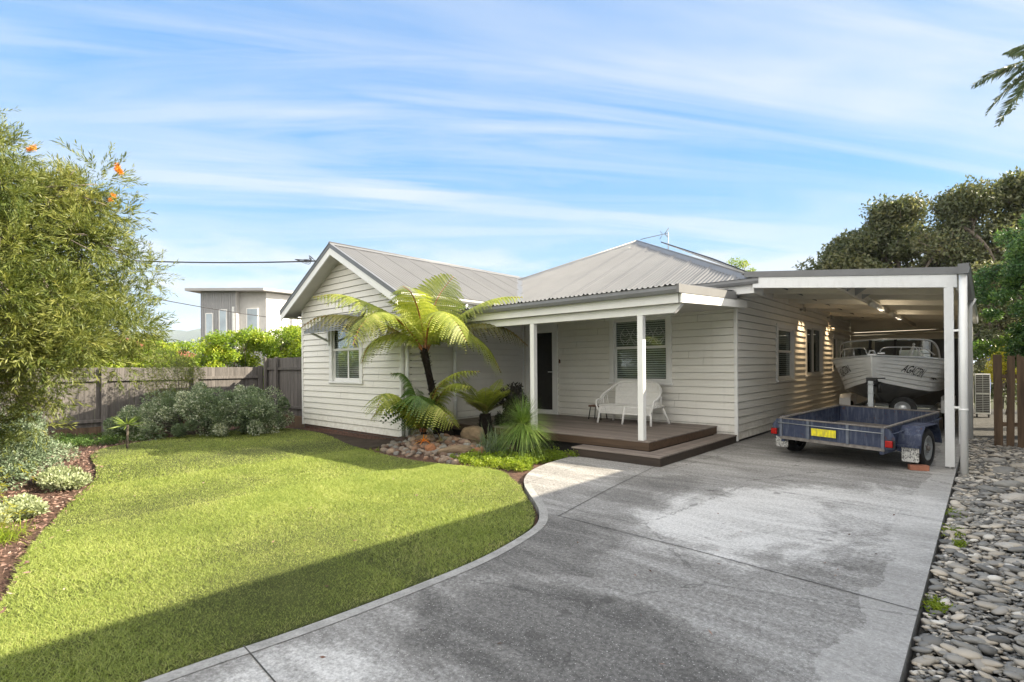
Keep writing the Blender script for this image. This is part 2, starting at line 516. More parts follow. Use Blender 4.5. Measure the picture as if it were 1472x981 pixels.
class MB:
    """collects faces, then links them as ONE mesh object"""
    def __init__(s):
        s.v = []
        s.f = []
        s.r = []
        s.smooth = []

    def add(s, verts, faces, rnd=None, smooth=False):
        b = len(s.v)
        s.v += [tuple(p) for p in verts]
        s.f += [tuple(i + b for i in f) for f in faces]
        rr = random.random() if rnd is None else rnd
        s.r += [rr] * len(verts)
        s.smooth += [smooth] * len(faces)
        return s

    def box(s, x0, x1, y0, y1, z0, z1, rnd=None):
        return s.add([(x0, y0, z0), (x1, y0, z0), (x1, y1, z0), (x0, y1, z0), (x0, y0, z1), (x1, y0, z1), (x1, y1, z1), (x0, y1, z1)],
                     [(0, 3, 2, 1), (4, 5, 6, 7), (0, 1, 5, 4), (1, 2, 6, 5), (2, 3, 7, 6), (3, 0, 4, 7)], rnd)

    def bar(s, a, b, w, h, up=(0, 0, 1), rnd=None):
        """rectangular bar from a to b, w across, h along up"""
        a, b = Vector(a), Vector(b)
        d = (b - a).normalized()
        sd = d.cross(Vector(up))
        if sd.length < 1e-4:
            sd = d.cross(Vector((0, 1, 0)))
        sd.normalize()
        u = sd.cross(d).normalized()
        vs = []
        for p in (a, b):
            for i, j in ((-1, -1), (1, -1), (1, 1), (-1, 1)):
                vs.append(p + sd * (i * w / 2) + u * (j * h / 2))
        return s.add(vs, [(0, 1, 2, 3), (7, 6, 5, 4), (0, 4, 5, 1), (1, 5, 6, 2), (2, 6, 7, 3), (3, 7, 4, 0)], rnd)

    def tube(s, pts, rad, n=8, caps=True, rnd=None, smooth=True):
        pts = [Vector(p) for p in pts]
        if not hasattr(rad, '__len__'):
            rad = [rad] * len(pts)
        vs, fs = [], []
        prev = None
        for i, p in enumerate(pts):
            d = (pts[min(i + 1, len(pts) - 1)] - pts[max(i - 1, 0)])
            d = d.normalized() if d.length > 1e-9 else Vector((0, 0, 1))
            if prev is None:
                a = d.orthogonal().normalized()
            else:
                a = (prev - d * prev.dot(d))
                a = a.normalized() if a.length > 1e-6 else d.orthogonal().normalized()
            prev = a
            b = d.cross(a)
            for k in range(n):
                t = 2 * math.pi * k / n
                vs.append(p + (a * math.cos(t) + b * math.sin(t)) * rad[i])
        for i in range(len(pts) - 1):
            for k in range(n):
                k2 = (k + 1) % n
                fs.append((i * n + k, i * n + k2, (i + 1) * n + k2, (i + 1) * n + k))
        if caps:
            fs.append(tuple(reversed(range(n))))
            fs.append(tuple(range((len(pts) - 1) * n, len(pts) * n)))
        return s.add(vs, fs, rnd, smooth)

    def prism(s, poly, d0, d1, axis='y', rnd=None):
        """2-D polygon extruded along an axis; poly coords are the other two axes in order"""
        n = len(poly)

        def mk(p, d):
            return {'x': (d, p[0], p[1]), 'y': (p[0], d, p[1]), 'z': (p[0], p[1], d)}[axis]
        vs = [mk(p, d0) for p in poly] + [mk(p, d1) for p in poly]
        fs = [tuple(range(n)), tuple(reversed(range(n, 2 * n)))]
        fs += [(i, i + n, (i + 1) % n + n, (i + 1) % n) for i in range(n)]
        return s.add(vs, fs, rnd)

    def lathe(s, prof, center, axis='x', n=24, rnd=None, smooth=True, caps=True):
        """profile (offset along axis, radius) turned about an axis"""
        vs, fs = [], []
        for (a, r) in prof:
            for k in range(n):
                t = 2 * math.pi * k / n
                u, v = r * math.cos(t), r * math.sin(t)
                q = {'x': (a, u, v), 'y': (u, a, v), 'z': (u, v, a)}[axis]
                vs.append((center[0] + q[0], center[1] + q[1], center[2] + q[2]))
        m = len(prof)
        for i in range(m - 1):
            for k in range(n):
                k2 = (k + 1) % n
                fs.append((i * n + k, i * n + k2, (i + 1) * n + k2, (i + 1) * n + k))
        if caps:
            fs.append(tuple(reversed(range(n))))
            fs.append(tuple(range((m - 1) * n, m * n)))
        return s.add(vs, fs, rnd, smooth)

    def build(s, name, mat, parent=None, bevel=0.0, fix=True):
        me = bpy.data.meshes.new(name)
        me.from_pydata(s.v, [], s.f)
        if fix:
            bm = bmesh.new()
            bm.from_mesh(me)
            bmesh.ops.recalc_face_normals(bm, faces=bm.faces)
            bm.to_mesh(me)
            bm.free()
        me.polygons.foreach_set('use_smooth', s.smooth)
        at = me.attributes.new('rnd', 'FLOAT', 'POINT')
        at.data.foreach_set('value', s.r)
        me.materials.append(M[mat] if isinstance(mat, str) else mat)
        me.update()
        o = bpy.data.objects.new(name, me)
        COL.objects.link(o)
        o.parent = parent
        if bevel:
            b = o.modifiers.new('Bevel', 'BEVEL')
            b.width = bevel
            b.segments = 2
            b.limit_method = 'ANGLE'
        return o


def np_mesh(name, V, F, rnd, mat, parent=None, smooth=False):
    """V (n,3), F (m,k) uniform polygons, rnd per vertex"""
    V = np.ascontiguousarray(V, dtype=np.float32)
    F = np.ascontiguousarray(F, dtype=np.int32)
    me = bpy.data.meshes.new(name)
    me.vertices.add(len(V))
    me.vertices.foreach_set('co', V.ravel())
    m, k = F.shape
    me.loops.add(m * k)
    me.loops.foreach_set('vertex_index', F.ravel())
    me.polygons.add(m)
    me.polygons.foreach_set('loop_start', np.arange(0, m * k, k, dtype=np.int32))
    if smooth:
        me.polygons.foreach_set('use_smooth', np.ones(m, dtype=bool))
    me.update(calc_edges=True)
    at = me.attributes.new('rnd', 'FLOAT', 'POINT')
    at.data.foreach_set('value', np.ascontiguousarray(rnd, dtype=np.float32))
    me.materials.append(M[mat] if isinstance(mat, str) else mat)
    o = bpy.data.objects.new(name, me)
    COL.objects.link(o)
    o.parent = parent
    return o


def unit(a):
    return a / np.maximum(np.linalg.norm(a, axis=1, keepdims=True), 1e-9)


def rand_dirs(n):
    return unit(RNG.normal(size=(n, 3)))


def leaves(P, D, L, W, fold=.25, wide_at=.45):
    """one 4-point leaf for each base P and direction D"""
    n = len(P)
    L = np.broadcast_to(np.asarray(L, float).reshape(-1, 1), (n, 1)) if np.ndim(L) else np.full((n, 1), L)
    W = np.broadcast_to(np.asarray(W, float).reshape(-1, 1), (n, 1)) if np.ndim(W) else np.full((n, 1), W)
    S = unit(np.cross(D, rand_dirs(n)))
    N = np.cross(D, S)
    a = P
    b = P + D * L * wide_at + S * W / 2 + N * W * fold
    c = P + D * L
    d = P + D * L * wide_at - S * W / 2 + N * W * fold
    V = np.stack([a, b, c, d], 1).reshape(-1, 3)
    F = np.arange(4 * n).reshape(n, 4)
    return V, F


def leaf_object(name, P, D, L, W, mat, parent=None, rnd=None, **kw):
    V, F = leaves(P, D, L, W, **kw)
    if rnd is None:
        rnd = RNG.random(len(P))
    return np_mesh(name, V, F, np.repeat(rnd, 4), mat, parent)


def sprays(Q, T, length, n, spread=.9):
    """n leaves along each twig (base Q, direction T)"""
    m = len(Q)
    k = np.tile(np.arange(n), m)
    Qr, Tr = np.repeat(Q, n, 0), np.repeat(T, n, 0)
    Lr = np.repeat(np.broadcast_to(length, (m,)), n).reshape(-1, 1)
    P = Qr + Tr * Lr * ((k + 1) / n).reshape(-1, 1)
    Rn = rand_dirs(m * n)
    Rn = unit(Rn - Tr * (Rn * Tr).sum(1, keepdims=True))
    D = unit(Tr + Rn * spread)
    return P, D


def clump_points(centres, radii, per, flat=1.0, shell=.35):
    out = []
    for c, r in zip(centres, radii):
        d = rand_dirs(per)
        rr = r * (shell + (1 - shell) * RNG.random((per, 1))) ** .6
        d[:, 2] *= flat
        out.append(np.asarray(c) + d * rr)
    return np.concatenate(out)


def in_poly(x, y, poly):
    x, y = np.asarray(x), np.asarray(y)
    ins = np.zeros(x.shape, bool)
    n = len(poly)
    for i in range(n):
        x1, y1 = poly[i]
        x2, y2 = poly[(i + 1) % n]
        c = ((y1 > y) != (y2 > y)) & (x < (x2 - x1) * (y - y1) / (y2 - y1 + 1e-12) + x1)
        ins ^= c
    return ins


def smooth_line(pts, n=6):
    """Catmull-Rom through 2-D or 3-D points"""
    P = [np.array(p, float) for p in pts]
    P = [2 * P[0] - P[1]] + P + [2 * P[-1] - P[-2]]
    out = []
    for i in range(1, len(P) - 2):
        for k in range(n):
            t = k / n
            p0, p1, p2, p3 = P[i - 1:i + 3]
            out.append(tuple(.5 * ((2 * p1) + (-p0 + p2) * t + (2 * p0 - 5 * p1 + 4 * p2 - p3) * t * t + (-p0 + 3 * p1 - 3 * p2 + p3) * t ** 3)))
    out.append(tuple(P[-2]))
    return out


def sheet(name, outline, step, zf, mat, skirt=0.0, label=None, kind='structure'):
    """ground sheet inside an outline, z from zf(x, y), optional vertical edge"""
    xs, ys = [p[0] for p in outline], [p[1] for p in outline]
    pts = [Vector(p[:2]) for p in outline]
    edges = [(i, (i + 1) % len(outline)) for i in range(len(outline))]
    gx, gy = np.meshgrid(np.arange(min(xs), max(xs), step), np.arange(min(ys), max(ys), step))
    gx = gx.ravel() + RNG.uniform(-.2, .2, gx.size) * step
    gy = gy.ravel() + RNG.uniform(-.2, .2, gy.size) * step
    ok = in_poly(gx, gy, outline)
    pts += [Vector((a, b)) for a, b in zip(gx[ok], gy[ok])]
    vo, eo, fo, *_ = delaunay_2d_cdt(pts, edges, [], 1, 1e-5)
    mb = MB()
    mb.add([(p.x, p.y, zf(p.x, p.y)) for p in vo], [tuple(f) for f in fo], .5, True)
    if skirt:
        n = len(outline)
        mb.add([(p[0], p[1], zf(p[0], p[1])) for p in outline] + [(p[0], p[1], zf(p[0], p[1]) - skirt) for p in outline],
               [(i, (i + 1) % n, (i + 1) % n + n, i + n) for i in range(n)], .5)
    o = mb.build(name, mat, None, fix=False)
    if o.data.polygons and o.data.polygons[0].normal.z < 0:
        o.data.flip_normals()
    return tag(o, label, None, None, kind)
M['lime'] = foliage('lime_leaves', [(0, (.10, .16, .015)), (.5, (.22, .30, .03)), (1, (.42, .46, .06))], .4)
M['hedge'] = foliage('hedge_leaves', [(0, (.06, .12, .015)), (.4, (.19, .29, .03)), (.75, (.38, .44, .045)), (1, (.60, .56, .10))], .35, .35)
M['grev'] = foliage('grevillea_leaves', [(0, (.025, .042, .012)), (.35, (.085, .12, .026)), (.68, (.22, .235, .055)), (.9, (.40, .36, .13)), (1, (.52, .40, .20))], .32, .5, .75)
M['orange'] = foliage('orange_flowers', [(0, (.75, .22, .02)), (.6, (.92, .42, .04)), (1, (.90, .20, .06))], .3)
M['silver'] = foliage('variegated_leaves', [(0, (.07, .11, .06)), (.45, (.17, .23, .14)), (.8, (.36, .42, .30)), (1, (.62, .64, .52))], .25)
M['darkvar'] = foliage('grey_green_leaves', [(0, (.06, .10, .045)), (.35, (.15, .21, .11)), (.62, (.27, .33, .21)), (.72, (.66, .68, .55)), (1, (.82, .82, .72))], .28)
M['silverlow'] = foliage('pale_groundcover', [(0, (.16, .21, .10)), (.4, (.32, .37, .20)), (1, (.62, .64, .45))], .3)
M['fern'] = foliage('tree_fern_frond', [(0, (.11, .16, .03)), (.45, (.27, .32, .055)), (.8, (.42, .44, .11)), (1, (.56, .53, .20))], .42, .45, .35)
M['ferndark'] = foliage('dark_fern_frond', [(0, (.035, .075, .02)), (.5, (.08, .15, .035)), (1, (.20, .27, .07))], .35, .45, .3)
M['fernold'] = foliage('old_fern_frond', [(0, (.09, .10, .03)), (.6, (.20, .19, .06)), (1, (.34, .24, .10))], .3, .5, .5)
M['spike'] = foliage('grass_tree_blades', [(0, (.06, .12, .025)), (.6, (.15, .25, .05)), (1, (.32, .38, .12))], .3, .35, .2)
M['strap'] = foliage('blue_green_blades', [(0, (.06, .10, .055)), (.6, (.13, .18, .10)), (1, (.25, .29, .17))], .25, .4)
M['purple'] = foliage('dark_purple_leaves', [(0, (.012, .012, .010)), (.7, (.04, .035, .028)), (1, (.10, .08, .06))], .2)
M['gum'] = foliage('olive_tree_leaves', [(0, (.040, .055, .030)), (.45, (.095, .115, .060)), (.8, (.20, .195, .10)), (1, (.32, .26, .14))], .35, .5, .7)
M['dkgreen'] = foliage('blue_green_tree_leaves', [(0, (.022, .055, .025)), (.45, (.06, .13, .045)), (.8, (.18, .29, .06)), (1, (.38, .48, .08))], .3, .35, .6)
M['palm'] = foliage('palm_leaflets', [(0, (.035, .065, .03)), (.6, (.09, .13, .06)), (1, (.20, .21, .12))], .15)
M['yellowgreen'] = foliage('yellow_green_needles', [(0, (.16, .19, .02)), (.6, (.34, .34, .04)), (1, (.52, .46, .08))], .4)
M['yellow'] = foliage('yellow_leaves', [(0, (.10, .13, .02)), (.6, (.34, .32, .04)), (1, (.62, .52, .08))], .4)
M['redleaf'] = foliage('red_leaves', [(0, (.25, .03, .02)), (1, (.5, .10, .06))], .3)
M['ferngreen'] = foliage('young_palm_leaves', [(0, (.08, .14, .02)), (1, (.26, .33, .06))], .35)
M['stipe'] = paint('frond_stem', (.34, .14, .05), .3, .6, 9)
M['palebark'] = simple_ground('pale_bark', [(.3, (.14, .115, .095)), (.7, (.34, .29, .25))], 6, .02, .9, 30)


# ================================================================== GROUND
def lz(x, y):
    t = min(1, max(0, (-x - 1) / 7))
    return -.02 - .07 * t + .012 * noise.noise(Vector((x * .5, y * .5, 0)))


def bedz(x, y):
    z = lz(x, y) - .035 + .02 * noise.noise(Vector((x * 1.3, y * 1.3, 3)))
    dx, dy = (x + 4.6) / 1.25, (y + 3.65) / .95
    z += .24 * math.exp(-(dx * dx + dy * dy))
    return z


MB().box(-4000, 4000, -4000, 4000, -.5, -.22, .5).build('ground', 'earth')['kind'] = 'structure'

DRV_L = smooth_line([(-1.60, -3.30), (-1.56, -3.75), (-1.50, -4.20), (-1.36, -4.69), (-1.12, -5.14), (-.83, -5.50), (-.46, -5.84), (-.06, -6.18),
                     (.22, -6.47), (.43, -6.79), (.56, -7.23), (.65, -7.75), (.675, -8.3), (.665, -8.95), (.64, -9.37), (.60, -9.73), (.575, -10.1), (.565, -10.7), (.56, -11.5), (.56, -12.5), (.56, -13.5)], 5)
drv = DRV_L + [(3.36, -13.5), (3.36, 12.0), (0.0, 12.0), (0.0, -3.0), (-1.6, -3.0)]
sheet('driveway', drv, .9, lambda x, y: 0.0, 'concrete', .14)
# a trowelled edging band along the curved side, 4 mm proud
band = MB()
n = len(DRV_L)
inn = []
for i, p in enumerate(DRV_L):
    a, b = np.array(DRV_L[max(0, i - 1)]), np.array(DRV_L[min(n - 1, i + 1)])
    d = (b - a) / np.linalg.norm(b - a)
    inn.append((p[0] - d[1] * .09, p[1] + d[0] * .09))
s0 = 25
vs = [(p[0], p[1], .004) for p in DRV_L[s0:]] + [(p[0], p[1], .004) for p in inn[s0:]]
m_ = n - s0
band.add(vs, [(i, i + 1, i + 1 + m_, i + m_) for i in range(m_ - 1)], .5)
M['band'] = simple_ground('edging_concrete', [(.3, (.26, .255, .24)), (.7, (.44, .43, .41))], 6, .004, .85, 60)
band.build('driveway_edge_band', 'band')['kind'] = 'structure'
jm = MB()
M['joint'] = paint('dark_joint_strip', (.07, .067, .062), .2, .9, 12)  # thin dark strips laid on the slab mark its joints
for pts in ([(-.07, -3.32), (.17, -5.01), (.41, -6.40)], [(.36, -6.38), (1.9, -6.45), (3.355, -6.58)],
            [(.60, -9.55), (1.07, -9.58), (3.355, -9.7)], [(.0, -1.05), (1.7, -1.1), (3.355, -1.15)]):
    for a, b in zip(pts[:-1], pts[1:]):
        d = (Vector(b) - Vector(a)).normalized() * .0042
        jm.add([(a[0] - d.y, a[1] + d.x, .0045), (a[0] + d.y, a[1] - d.x, .0045), (b[0] + d.y, b[1] - d.x, .0045), (b[0] - d.y, b[1] + d.x, .0045)], [(0, 1, 2, 3)], .5)
jm.build('driveway_joints', 'joint')['kind'] = 'structure'

bed = [(-13.0, -13.5), (.54, -13.5)] + [(p[0] - .02, p[1]) for p in reversed(DRV_L)] + [(-1.6, -2.6), (-5.6, -2.6), (-5.6, -4.0), (-13.0, -4.0)]
sheet('garden_bed', bed, .22, bedz, 'mulchbase')

sheet('path', [(-10.4, -4.42), (-8.1, -4.52), (-6.6, -4.80), (-5.45, -5.0), (-5.1, -4.55), (-5.5, -3.7), (-10.4, -3.7)], .12, lambda x, y: bedz(x, y) + .012, 'soil')
LAWN_N = smooth_line([(.53, -13.4), (.1, -11.6), (-.55, -10.62), (-1.26, -10.41), (-2.73, -10.12), (-4.36, -9.66), (-6.06, -9.14), (-7.7, -8.86), (-8.9, -8.74), (-9.87, -8.42),
                      (-10.48, -7.63), (-11.0, -6.3), (-11.2, -5.2), (-10.6, -4.35), (-9.4, -4.20), (-8.1, -4.33), (-6.7, -4.74), (-5.2, -5.08), (-3.9, -5.22), (-2.8, -5.13),
                      (-2.1, -4.98), (-1.62, -5.05), (-1.22, -5.32)], 4)
LAWN_E = [(p[0] - .045, p[1] - .02) for p in DRV_L if p[1] < -5.4]
lawn = LAWN_N + LAWN_E[1:]
sheet('lawn', lawn, .3, lz, 'lawnbase', .06)


def lawn_grass():
    # blades thicken towards the part of the lawn that shows largest
    cells = [(-.9, .8, -13, -8.4, 12500), (-3.2, 1.0, -11, -4.8, 9800), (-5.5, -.3, -11, -4.3, 5200), (-11.4, -2, -11, -4.0, 2800)]
    Ps = []
    for x0, x1, y0, y1, den in cells:
        k = int((x1 - x0) * (y1 - y0) * den)
        x, y = RNG.uniform(x0, x1, k), RNG.uniform(y0, y1, k)
        ok = in_poly(x, y, lawn)
        Ps.append(np.stack([x[ok], y[ok]], 1))
    P = np.concatenate(Ps)
    n = len(P)
    xc, yc = P[:, 0], P[:, 1]
    t = np.clip((-xc - 1) / 7, 0, 1)
    z = -.022 - .07 * t
    dist = np.hypot(xc - 3.68, yc + 10.69)
    h = RNG.uniform(.012, .028, n) * (1 + .25 * np.sin(xc * 2.1 + np.cos(yc * 1.7)))
    wd = np.clip(.0012 + .0007 * dist, .0024, .010) * RNG.uniform(.7, 1.3, n)
    a = RNG.uniform(0, 2 * np.pi, n)
    lean = RNG.uniform(.5, 2.4, n)
    dx, dy = np.cos(a), np.sin(a)
    a2 = RNG.uniform(0, 2 * np.pi, n)
    sx, sy = np.cos(a2) * wd / 2, np.sin(a2) * wd / 2
    V = np.empty((n, 3, 3))
    V[:, 0] = np.stack([xc - sx, yc - sy, z - .004], 1)
    V[:, 1] = np.stack([xc + sx, yc + sy, z - .004], 1)
    V[:, 2] = np.stack([xc + dx * h * lean, yc + dy * h * lean, z + h], 1)
    # straw-coloured thin patches, and dry thatch along the concrete edge
    edge = np.array(DRV_L)[::4]
    de = np.min(np.hypot(xc[:, None] - edge[None, :, 0], yc[:, None] - edge[None, :, 1]), axis=1)
    patch = .5 + .25 * np.sin(xc * 3.1 + 1.7 * np.sin(yc * 2.3)) + .25 * np.sin(yc * 5.3 + 2.1 * np.sin(xc * 1.9))
    r0 = RNG.random(n)
    r0 = np.clip(r0 * .8 + .22 * patch * RNG.random(n) + .45 * (de < .16) * RNG.random(n), 0, 1)
    thin = RNG.random(n) < np.clip(.55 - de * 3.2, 0, .5) + .28 * (patch > .88)
    V, r0 = V[~thin], r0[~thin]
    n = len(V)
    rnd = np.repeat(r0, 3)
    o = np_mesh('lawn_grass', V.reshape(-1, 3), np.arange(3 * n).reshape(n, 3), rnd, 'grass')
    tag(o, 'short mown buffalo grass covering the front lawn', 'grass', kind='stuff')


M['grass'] = foliage('lawn_blades', [(0, (.11, .165, .035)), (.35, (.255, .325, .07)), (.7, (.40, .445, .13)), (1, (.66, .60, .33))], .35, .5, .5)
lawn_grass()


def litter():
    k = 420
    x, y = RNG.uniform(-9, 3.2, k), RNG.uniform(-11, -3.4, k)
    on_l, on_d = in_poly(x, y, lawn), in_poly(x, y, drv)
    keep = (on_l & (RNG.random(k) < .55)) | (on_d & (RNG.random(k) < .45))
    x, y, on_l = x[keep], y[keep], on_l[keep]
    z = np.where(on_l, np.array([lz(a, b) for a, b in zip(x, y)]) + .022, .004)
    D = rand_dirs(len(x))
    D[:, 2] = np.abs(D[:, 2]) * .15
    o = leaf_object('leaf_litter', np.stack([x, y, z], 1), unit(D), RNG.uniform(.015, .045, len(x)), RNG.uniform(.006, .014, len(x)), 'mulch', fold=.3)
    tag(o, 'scattered dry brown leaves on the lawn and driveway', 'leaves', kind='stuff')


def mulch():
    k = 26000
    x, y = RNG.uniform(-9.9, .5, k), RNG.uniform(-12.2, -8.2, k)
    k2 = 5000
    x = np.concatenate([x, RNG.uniform(-12.5, -9, k2)])
    y = np.concatenate([y, RNG.uniform(-11, -5, k2)])
    # some chips stray onto the lawn edge
    ok = ~in_poly(x + RNG.normal(0, .05, len(x)), y + RNG.normal(0, .05, len(x)), lawn) & ~in_poly(x, y, drv)
    x, y = x[ok], y[ok]
    z = np.array([bedz(a, b) for a, b in zip(x, y)]) + RNG.uniform(0, .018, len(x)) + np.where(in_poly(x, y, lawn), .05, 0)
    P = np.stack([x, y, z], 1)
    D = rand_dirs(len(x))
    D[:, 2] *= .25
    D = unit(D)
    o = leaf_object('bark_mulch', P, D, RNG.uniform(.02, .075, len(x)), RNG.uniform(.008, .024, len(x)), 'mulch', fold=.1)
    tag(o, 'reddish brown bark chips covering the garden bed beside the lawn', 'mulch', kind='stuff')


M['mulch'] = attr_mat('bark_chips', [(0, (.07, .035, .025)), (.5, (.20, .115, .085)), (.85, (.34, .22, .175)), (1, (.50, .38, .32))], .9, 60, .002)
mulch()
litter()

# ---------------- pebbles on the right
gravel_out = [(3.375, -13.5), (5.6, -13.5), (5.6, 14.0), (3.375, 14.0)]
sheet('gravel_bed', gravel_out, .8, lambda x, y: -.062, 'gravelbase')


def ico(sub):
    bm = bmesh.new()
    bmesh.ops.create_icosphere(bm, subdivisions=sub, radius=1)
    V = np.array([v.co[:] for v in bm.verts])
    F = np.array([[v.index for v in f.verts] for f in bm.faces])
    bm.free()
    return V, F


IV, IF = ico(2)


def stone_mesh(seed, sub=3, rough=.12, box=.0):
    V, F = ico(sub)
    out = []
    for p in V:
        q = Vector(p)
        r = 1 + rough * noise.noise(q * 1.1 + Vector((seed * 7.3, 0, 0))) * 2 + rough * .5 * noise.noise(q * 2.7 + Vector((0, seed * 3.1, 0)))
        if box:
            mx = max(abs(c) for c in q)
            r *= (1 - box) + box / mx
        out.append(q * r)
    return np.array([v[:] for v in out]), F


def pebbles():
    V1, F1 = ico(1)
    for nm, lab, k, a, b, y0, y1, sd, zlift, VV, FF in (
            ('small_pebbles', 'small grey river pebbles filling the strip beside the driveway', 30000, .009, .024, -10, 3.5, 1, -.048, V1, F1),
            ('river_pebbles', 'medium smooth grey river pebbles covering the strip beside the driveway', 2600, .022, .055, -10, 4.0, 2, -.040, IV, IF)):
        x = 3.40 + RNG.random(k) ** 1.2 * 1.35
        y = RNG.uniform(y0, y1, k)
        r = a + (b - a) * RNG.random(k) ** 1.7
        x = np.maximum(x, 3.375 + r * .9)
        ax = np.stack([r * RNG.uniform(.9, 1.6, k), r * RNG.uniform(.6, .9, k), r * RNG.uniform(.30, .50, k)], 1)
        yaw = RNG.normal(R(20), .6, k)
        tl = RNG.normal(0, .22, k)
        nv = len(VV)
        P = VV[None] * ax[:, None, :] * (1 + .10 * RNG.normal(size=(k, nv, 1)) * (0.4 if nv > 50 else .5))
        c, s_ = np.cos(tl)[:, None], np.sin(tl)[:, None]
        px, pz = P[:, :, 0] * c - P[:, :, 2] * s_, P[:, :, 0] * s_ + P[:, :, 2] * c
        c, s_ = np.cos(yaw)[:, None], np.sin(yaw)[:, None]
        X = px * c - P[:, :, 1] * s_ + x[:, None]
        Y = px * s_ + P[:, :, 1] * c + y[:, None]
        Z = pz + (zlift + RNG.uniform(-.004, .016, k) + r * .35)[:, None]
        V = np.stack([X, Y, Z], 2).reshape(-1, 3)
        F = (FF[None] + (np.arange(k) * nv)[:, None, None]).reshape(-1, 3)
        o = np_mesh(nm, V, F, np.repeat(RNG.random(k), nv), 'pebble', smooth=True)
        tag(o, lab, 'pebbles', kind='stuff')


M['pebble'] = attr_mat('river_stone', [(0, (.12, .117, .11)), (.3, (.24, .235, .22)), (.6, (.36, .335, .295)), (.8, (.48, .42, .335)), (1, (.70, .67, .61))], .62, 18, .004)
M['pebbleobj'] = attr_mat('river_stone_large', [(0, (.20, .20, .19)), (.4, (.33, .32, .295)), (.75, (.43, .39, .33)), (1, (.56, .53, .48))], .62, 6, .01, True)
pebbles()


def stones(kind, label, cat, group, places, mat, variants, tilt=.25):
    protos = []
    for i in range(variants):
        V, F = stone_mesh(i + len(kind), 3, .13, .25 if kind != 'river_stone' else .05)
        me = bpy.data.meshes.new(kind)
        me.from_pydata([tuple(v) for v in V], [], [tuple(int(q) for q in f) for f in F])
        me.polygons.foreach_set('use_smooth', [True] * len(F))
        me.materials.append(M[mat])
        protos.append(me)
    for i, (x, y, z, a, b, c, yaw) in enumerate(places):
        o = bpy.data.objects.new(kind, protos[i % variants])
        COL.objects.link(o)
        o.location = (x, y, z)
        o.scale = (a, b, c)
        o.rotation_euler = (random.gauss(0, tilt), random.gauss(0, tilt), yaw)
        tag(o, label, cat, group)


# large stones read off the strip: x, y, half length, half width, half height
big = [(3.78, -7.02, .085), (3.62, -6.75, .075), (3.86, -6.55, .10), (3.56, -6.28, .07), (3.75, -6.08, .06), (3.95, -6.2, .11), (3.60, -5.72, .10), (3.86, -5.62, .075),
       (4.05, -5.7, .10), (3.66, -5.25, .075), (3.87, -5.02, .115), (3.56, -4.86, .06), (3.83, -4.55, .12), (4.08, -4.6, .11), (3.66, -4.30, .10), (3.60, -3.95, .07),
       (3.98, -4.05, .12), (4.18, -4.3, .14), (3.78, -3.62, .08), (3.62, -3.3, .10), (3.96, -3.35, .11), (3.75, -2.9, .14), (4.12, -3.0, .13), (3.66, -2.55, .10),
       (3.92, -2.35, .17), (3.72, -2.0, .16), (4.15, -2.2, .15), (3.90, -1.55, .20), (3.68, -1.2, .13), (4.1, -1.1, .24), (3.85, -.5, .2), (4.15, .1, .26), (3.8, .5, .2),
       (3.56, -7.35, .07), (3.70, -7.55, .06), (3.9, -7.3, .08), (3.50, -6.9, .045), (3.52, -5.35, .05), (3.48, -4.4, .05), (3.55, -2.9, .07), (3.98, -5.3, .06), (3.7, -4.75, .055)]
pl = []
for x, y, r in big:
    r *= .80
    pl.append((x, y, -.034 + r * .16, r, r * random.uniform(.5, .72), r * random.uniform(.26, .38), random.gauss(R(25), .35)))
stones('river_stone', 'large flat grey river stone lying among the pebbles beside the driveway', 'stone', 'large river stones in the pebble strip', pl, 'pebbleobj', 5, .12)

# moss tufts along the slab edge
for i, (x, y, r, lab) in enumerate([(3.44, -3.55, .10, 'largest bright green moss tuft at the driveway edge among the pebbles'),
                                    (3.45, -4.35, .11, 'long yellow-green moss tuft growing along the driveway edge'),
                                    (3.44, -6.35, .07, 'small green weed tuft at the driveway edge nearest the photo bottom'),
                                    (3.50, -4.75, .06, 'sparse low weed between the pebbles by the driveway edge')]):
    k = 260
    P = np.stack([RNG.normal(0, r * .35, k), RNG.normal(0, r * .9, k), RNG.uniform(-.035, -.012, k)], 1) + np.array([x, y, 0])
    D = unit(rand_dirs(k) * np.array([1, 1, .4]) + np.array([0, 0, .7]))
    tag(leaf_object('moss_tuft', P, D, RNG.uniform(.015, .04, k), .012, 'lime'), lab, 'moss', 'weeds along the driveway edge') 


# ================================================================== HOUSE
house = thing('house', 'white weatherboard cottage with grey corrugated hip and gable roof', 'house')
PITCH = .15


